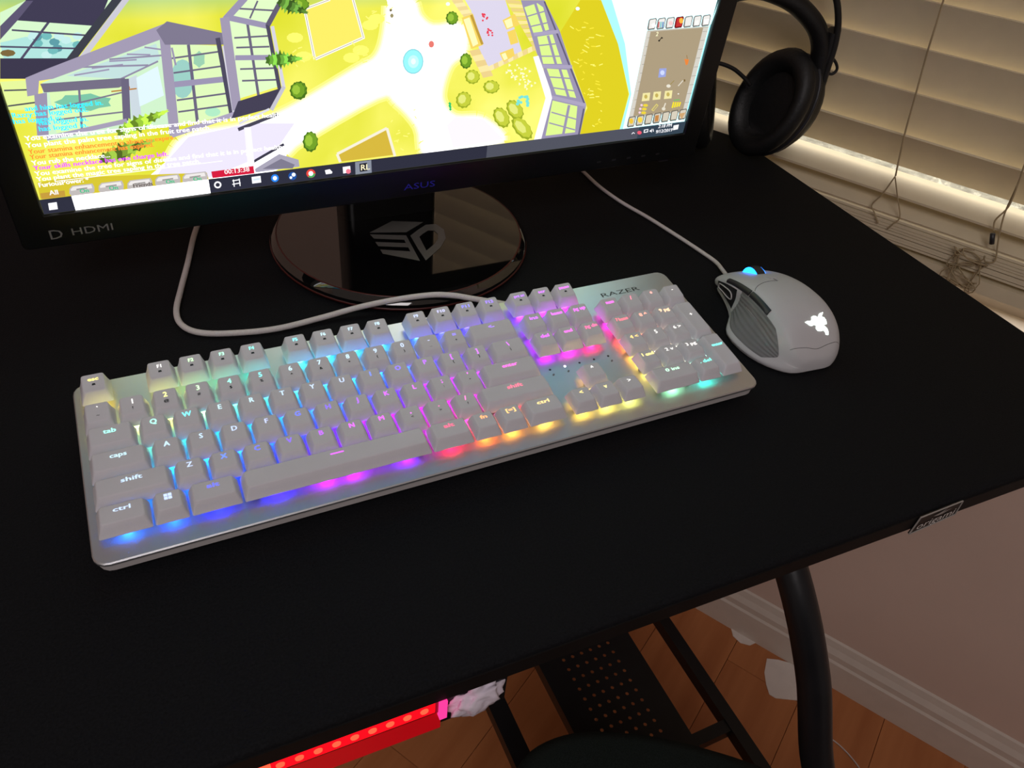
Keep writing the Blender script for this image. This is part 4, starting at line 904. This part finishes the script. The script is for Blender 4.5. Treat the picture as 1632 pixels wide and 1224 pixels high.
wh = MB().lathe([(8, -4.2), (12.2, -4.0), (12.6, -2), (12.6, 2), (12.2, 4.0), (8, 4.2)], WC, (1, 0, 0), 32).build('scroll_wheel', M_dark, ms, True, world=False, sharp=40)
for sg in (-1, 1):
    MB().lathe([(7.2, 0), (12.0, .05), (12.0, .5), (7.2, .55)], WC + Vector((sg * 4.05 - (.3 if sg < 0 else .2), 0, 0)), (1, 0, 0), 32).build('wheel_light_ring', emis((20, 120, 255), 9), wh, True, world=False)
# glowing emblem, laid onto the curved back of the shell
bv = BVHTree.FromPolygons([q for r in rings for q in r], [(j * 49 + i, j * 49 + i + 1, (j + 1) * 49 + i + 1, (j + 1) * 49 + i) for j in range(50) for i in range(48)])
lp = [(905, 635), (930, 624), (955, 626), (966, 610), (962, 590), (985, 577), (1005, 582), (1018, 594), (1034, 558), (1066, 545), (1056, 572), (1050, 584), (1075, 592), (1092, 615), (1100, 648), (1082, 655), (1062, 657), (1086, 672), (1104, 692), (1113, 720), (1112, 748), (1092, 746), (1086, 724), (1070, 706), (1046, 714), (1018, 710), (1003, 690), (1005, 664), (985, 656), (966, 668), (945, 662), (928, 648)]
_m = world_of(ms); _m.translation = _m.translation / MM; MI = _m.inverted()
bm = bmesh.new()
vv = []
for x, y in lp:
    q = MI @ desk(1120 + x / 5.565, 400 + y / 5.565, 37); vv.append(bm.verts.new(q))
bm.faces.new(vv); bmesh.ops.triangulate(bm, faces=bm.faces[:])
bmesh.ops.subdivide_edges(bm, edges=bm.edges[:], cuts=2, use_grid_fill=True)
cam_l = MI @ CAM
for v in bm.verts:
    dr = (v.co - cam_l).normalized(); loc, nrm, _, _ = bv.ray_cast(cam_l, dr)
    if loc: v.co = (loc + Vector((0, 0, .35))) * MM
    else: v.co = v.co * MM
lm = bpy.data.meshes.new('emblem'); bm.to_mesh(lm); bm.free(); obj('emblem', lm, emis((235, 255, 240), 4.0), ms, world=False)
cp = [Vector((519.5, 124, 9)), Vector((519, 136, 8)), desk(1152, 431, 5)]
for u, v in [(1140, 417), (1110, 396), (1070, 370), (1030, 345), (990, 322), (955, 297), (930, 274)]: cp.append(desk(u, v, 2.2))
cp.append(desk(915, 262, 2.2)); cp.append(Vector((480, 411, 2.2)))
MB().tube(cr(cp, 6), 1.8, 8).build('cable', M_cable, ms, True)

# ================================================================== headphones at the desk corner
hr = Vector((.905, -.425, 0)).normalized(); hq = Vector((-.425, -.905, 0)).normalized(); UPV = Vector((0, 0, 1))
HC = hit(1233, 166, NN * 800, NN)
HSC = HC.z - 2
hp = thing('headphones', 'black over-ear headphones standing at the desk corner by the blinds', 'headphones', (HC.x - 25, HC.y + 12, 0))
def cup(c, ax):
    ax = ax.normalized(); upv = UPV * .9 + hr * .42; K = HSC / 46.0
    sh = MB().lathe([(r * K, h) for r, h in ((28, -36), (37, -32), (43, -20), (44, -4), (42, 0))], c, ax, 32, 1.0, .74, upv).build('ear_cup', M_head, hp, True, sharp=45)
    MB().lathe([(r * K, h) for r, h in ((27, 3), (29, 10), (34, 16), (40, 17.5), (45, 13), (47, 6), (45, 0), (40, -2))], c, ax, 36, 1.0, .76, upv).build('ear_pad', M_pad, hp, True, sharp=70)
    MB().lathe([(30 * K, 1), (29 * K, 2.2)], c, ax, 28, 1, .74, upv).build('speaker_mesh', M_head, sh, True)
    MB().lathe([(r * K, h) for r, h in ((44.6, -12), (45.6, -11), (45.6, -9), (44.6, -8))], c, ax, 32, 1.0, .74, upv).build('cup_rim', M_dark, sh, True)
cup(HC, -hr * .80 + hq * .46 + UPV * .26)
mid = HC - hr * 22; mid.z = 0
HL = HC - hr * 84 - hq * 14
cup(HL, hr * .85 + hq * .25 + UPV * .2)
def HP(u, v, b=0.0): return hit(u, v, HC + hq * b, hq)
inner = [(1302, 128), (1306, 98), (1308, 70), (1298, 38), (1268, 6), (1232, -12), (1200, -18), (1160, -10), (1120, 14), (1092, 52), (1082, 96)]
MB().tube(cr([HP(*q) for q in inner], 5), 14, 12, ry=10, up=hq).build('headband', M_pad, hp, True, sharp=70)
for b_ in (-11, 11):
    MB().tube(cr([HP(u, v, b_) for u, v in ((1306, 150), (1318, 112), (1331, 70), (1336, 30), (1330, -12), (1308, -52), (1268, -82), (1205, -94), (1140, -82), (1098, -48), (1074, 0), (1068, 60), (1080, 120))], 5), 3.4, 8).build('outer_arch', M_head, hp, True, sharp=70)
MB().tube(cr([HP(*q) for q in ((1288, 180), (1303, 140), (1318, 92), (1330, 48))], 6), [9] * 5 + [13] * 7 + [14] * 7, 10, ry=7).build('yoke', M_head, hp, True, sharp=70)
MB().tube(cr([HP(*q) for q in ((1100, 180), (1086, 140), (1076, 92), (1070, 48))], 6), [9] * 5 + [13] * 7 + [14] * 7, 10, ry=7).build('yoke', M_head, hp, True, sharp=70)
MB().tube(cr([HP(*q) for q in ((1321, 88), (1331, 98), (1334, 110), (1326, 118), (1314, 114), (1304, 108))], 6), 1.6, 8).build('cup_wire', M_head, hp, True)
MB().tube(cr([HP(u, v, -6) for u, v in ((1196, 136), (1184, 122), (1166, 108), (1140, 100), (1110, 104))], 6), 2.2, 8).build('audio_cable', M_head, hp, True)
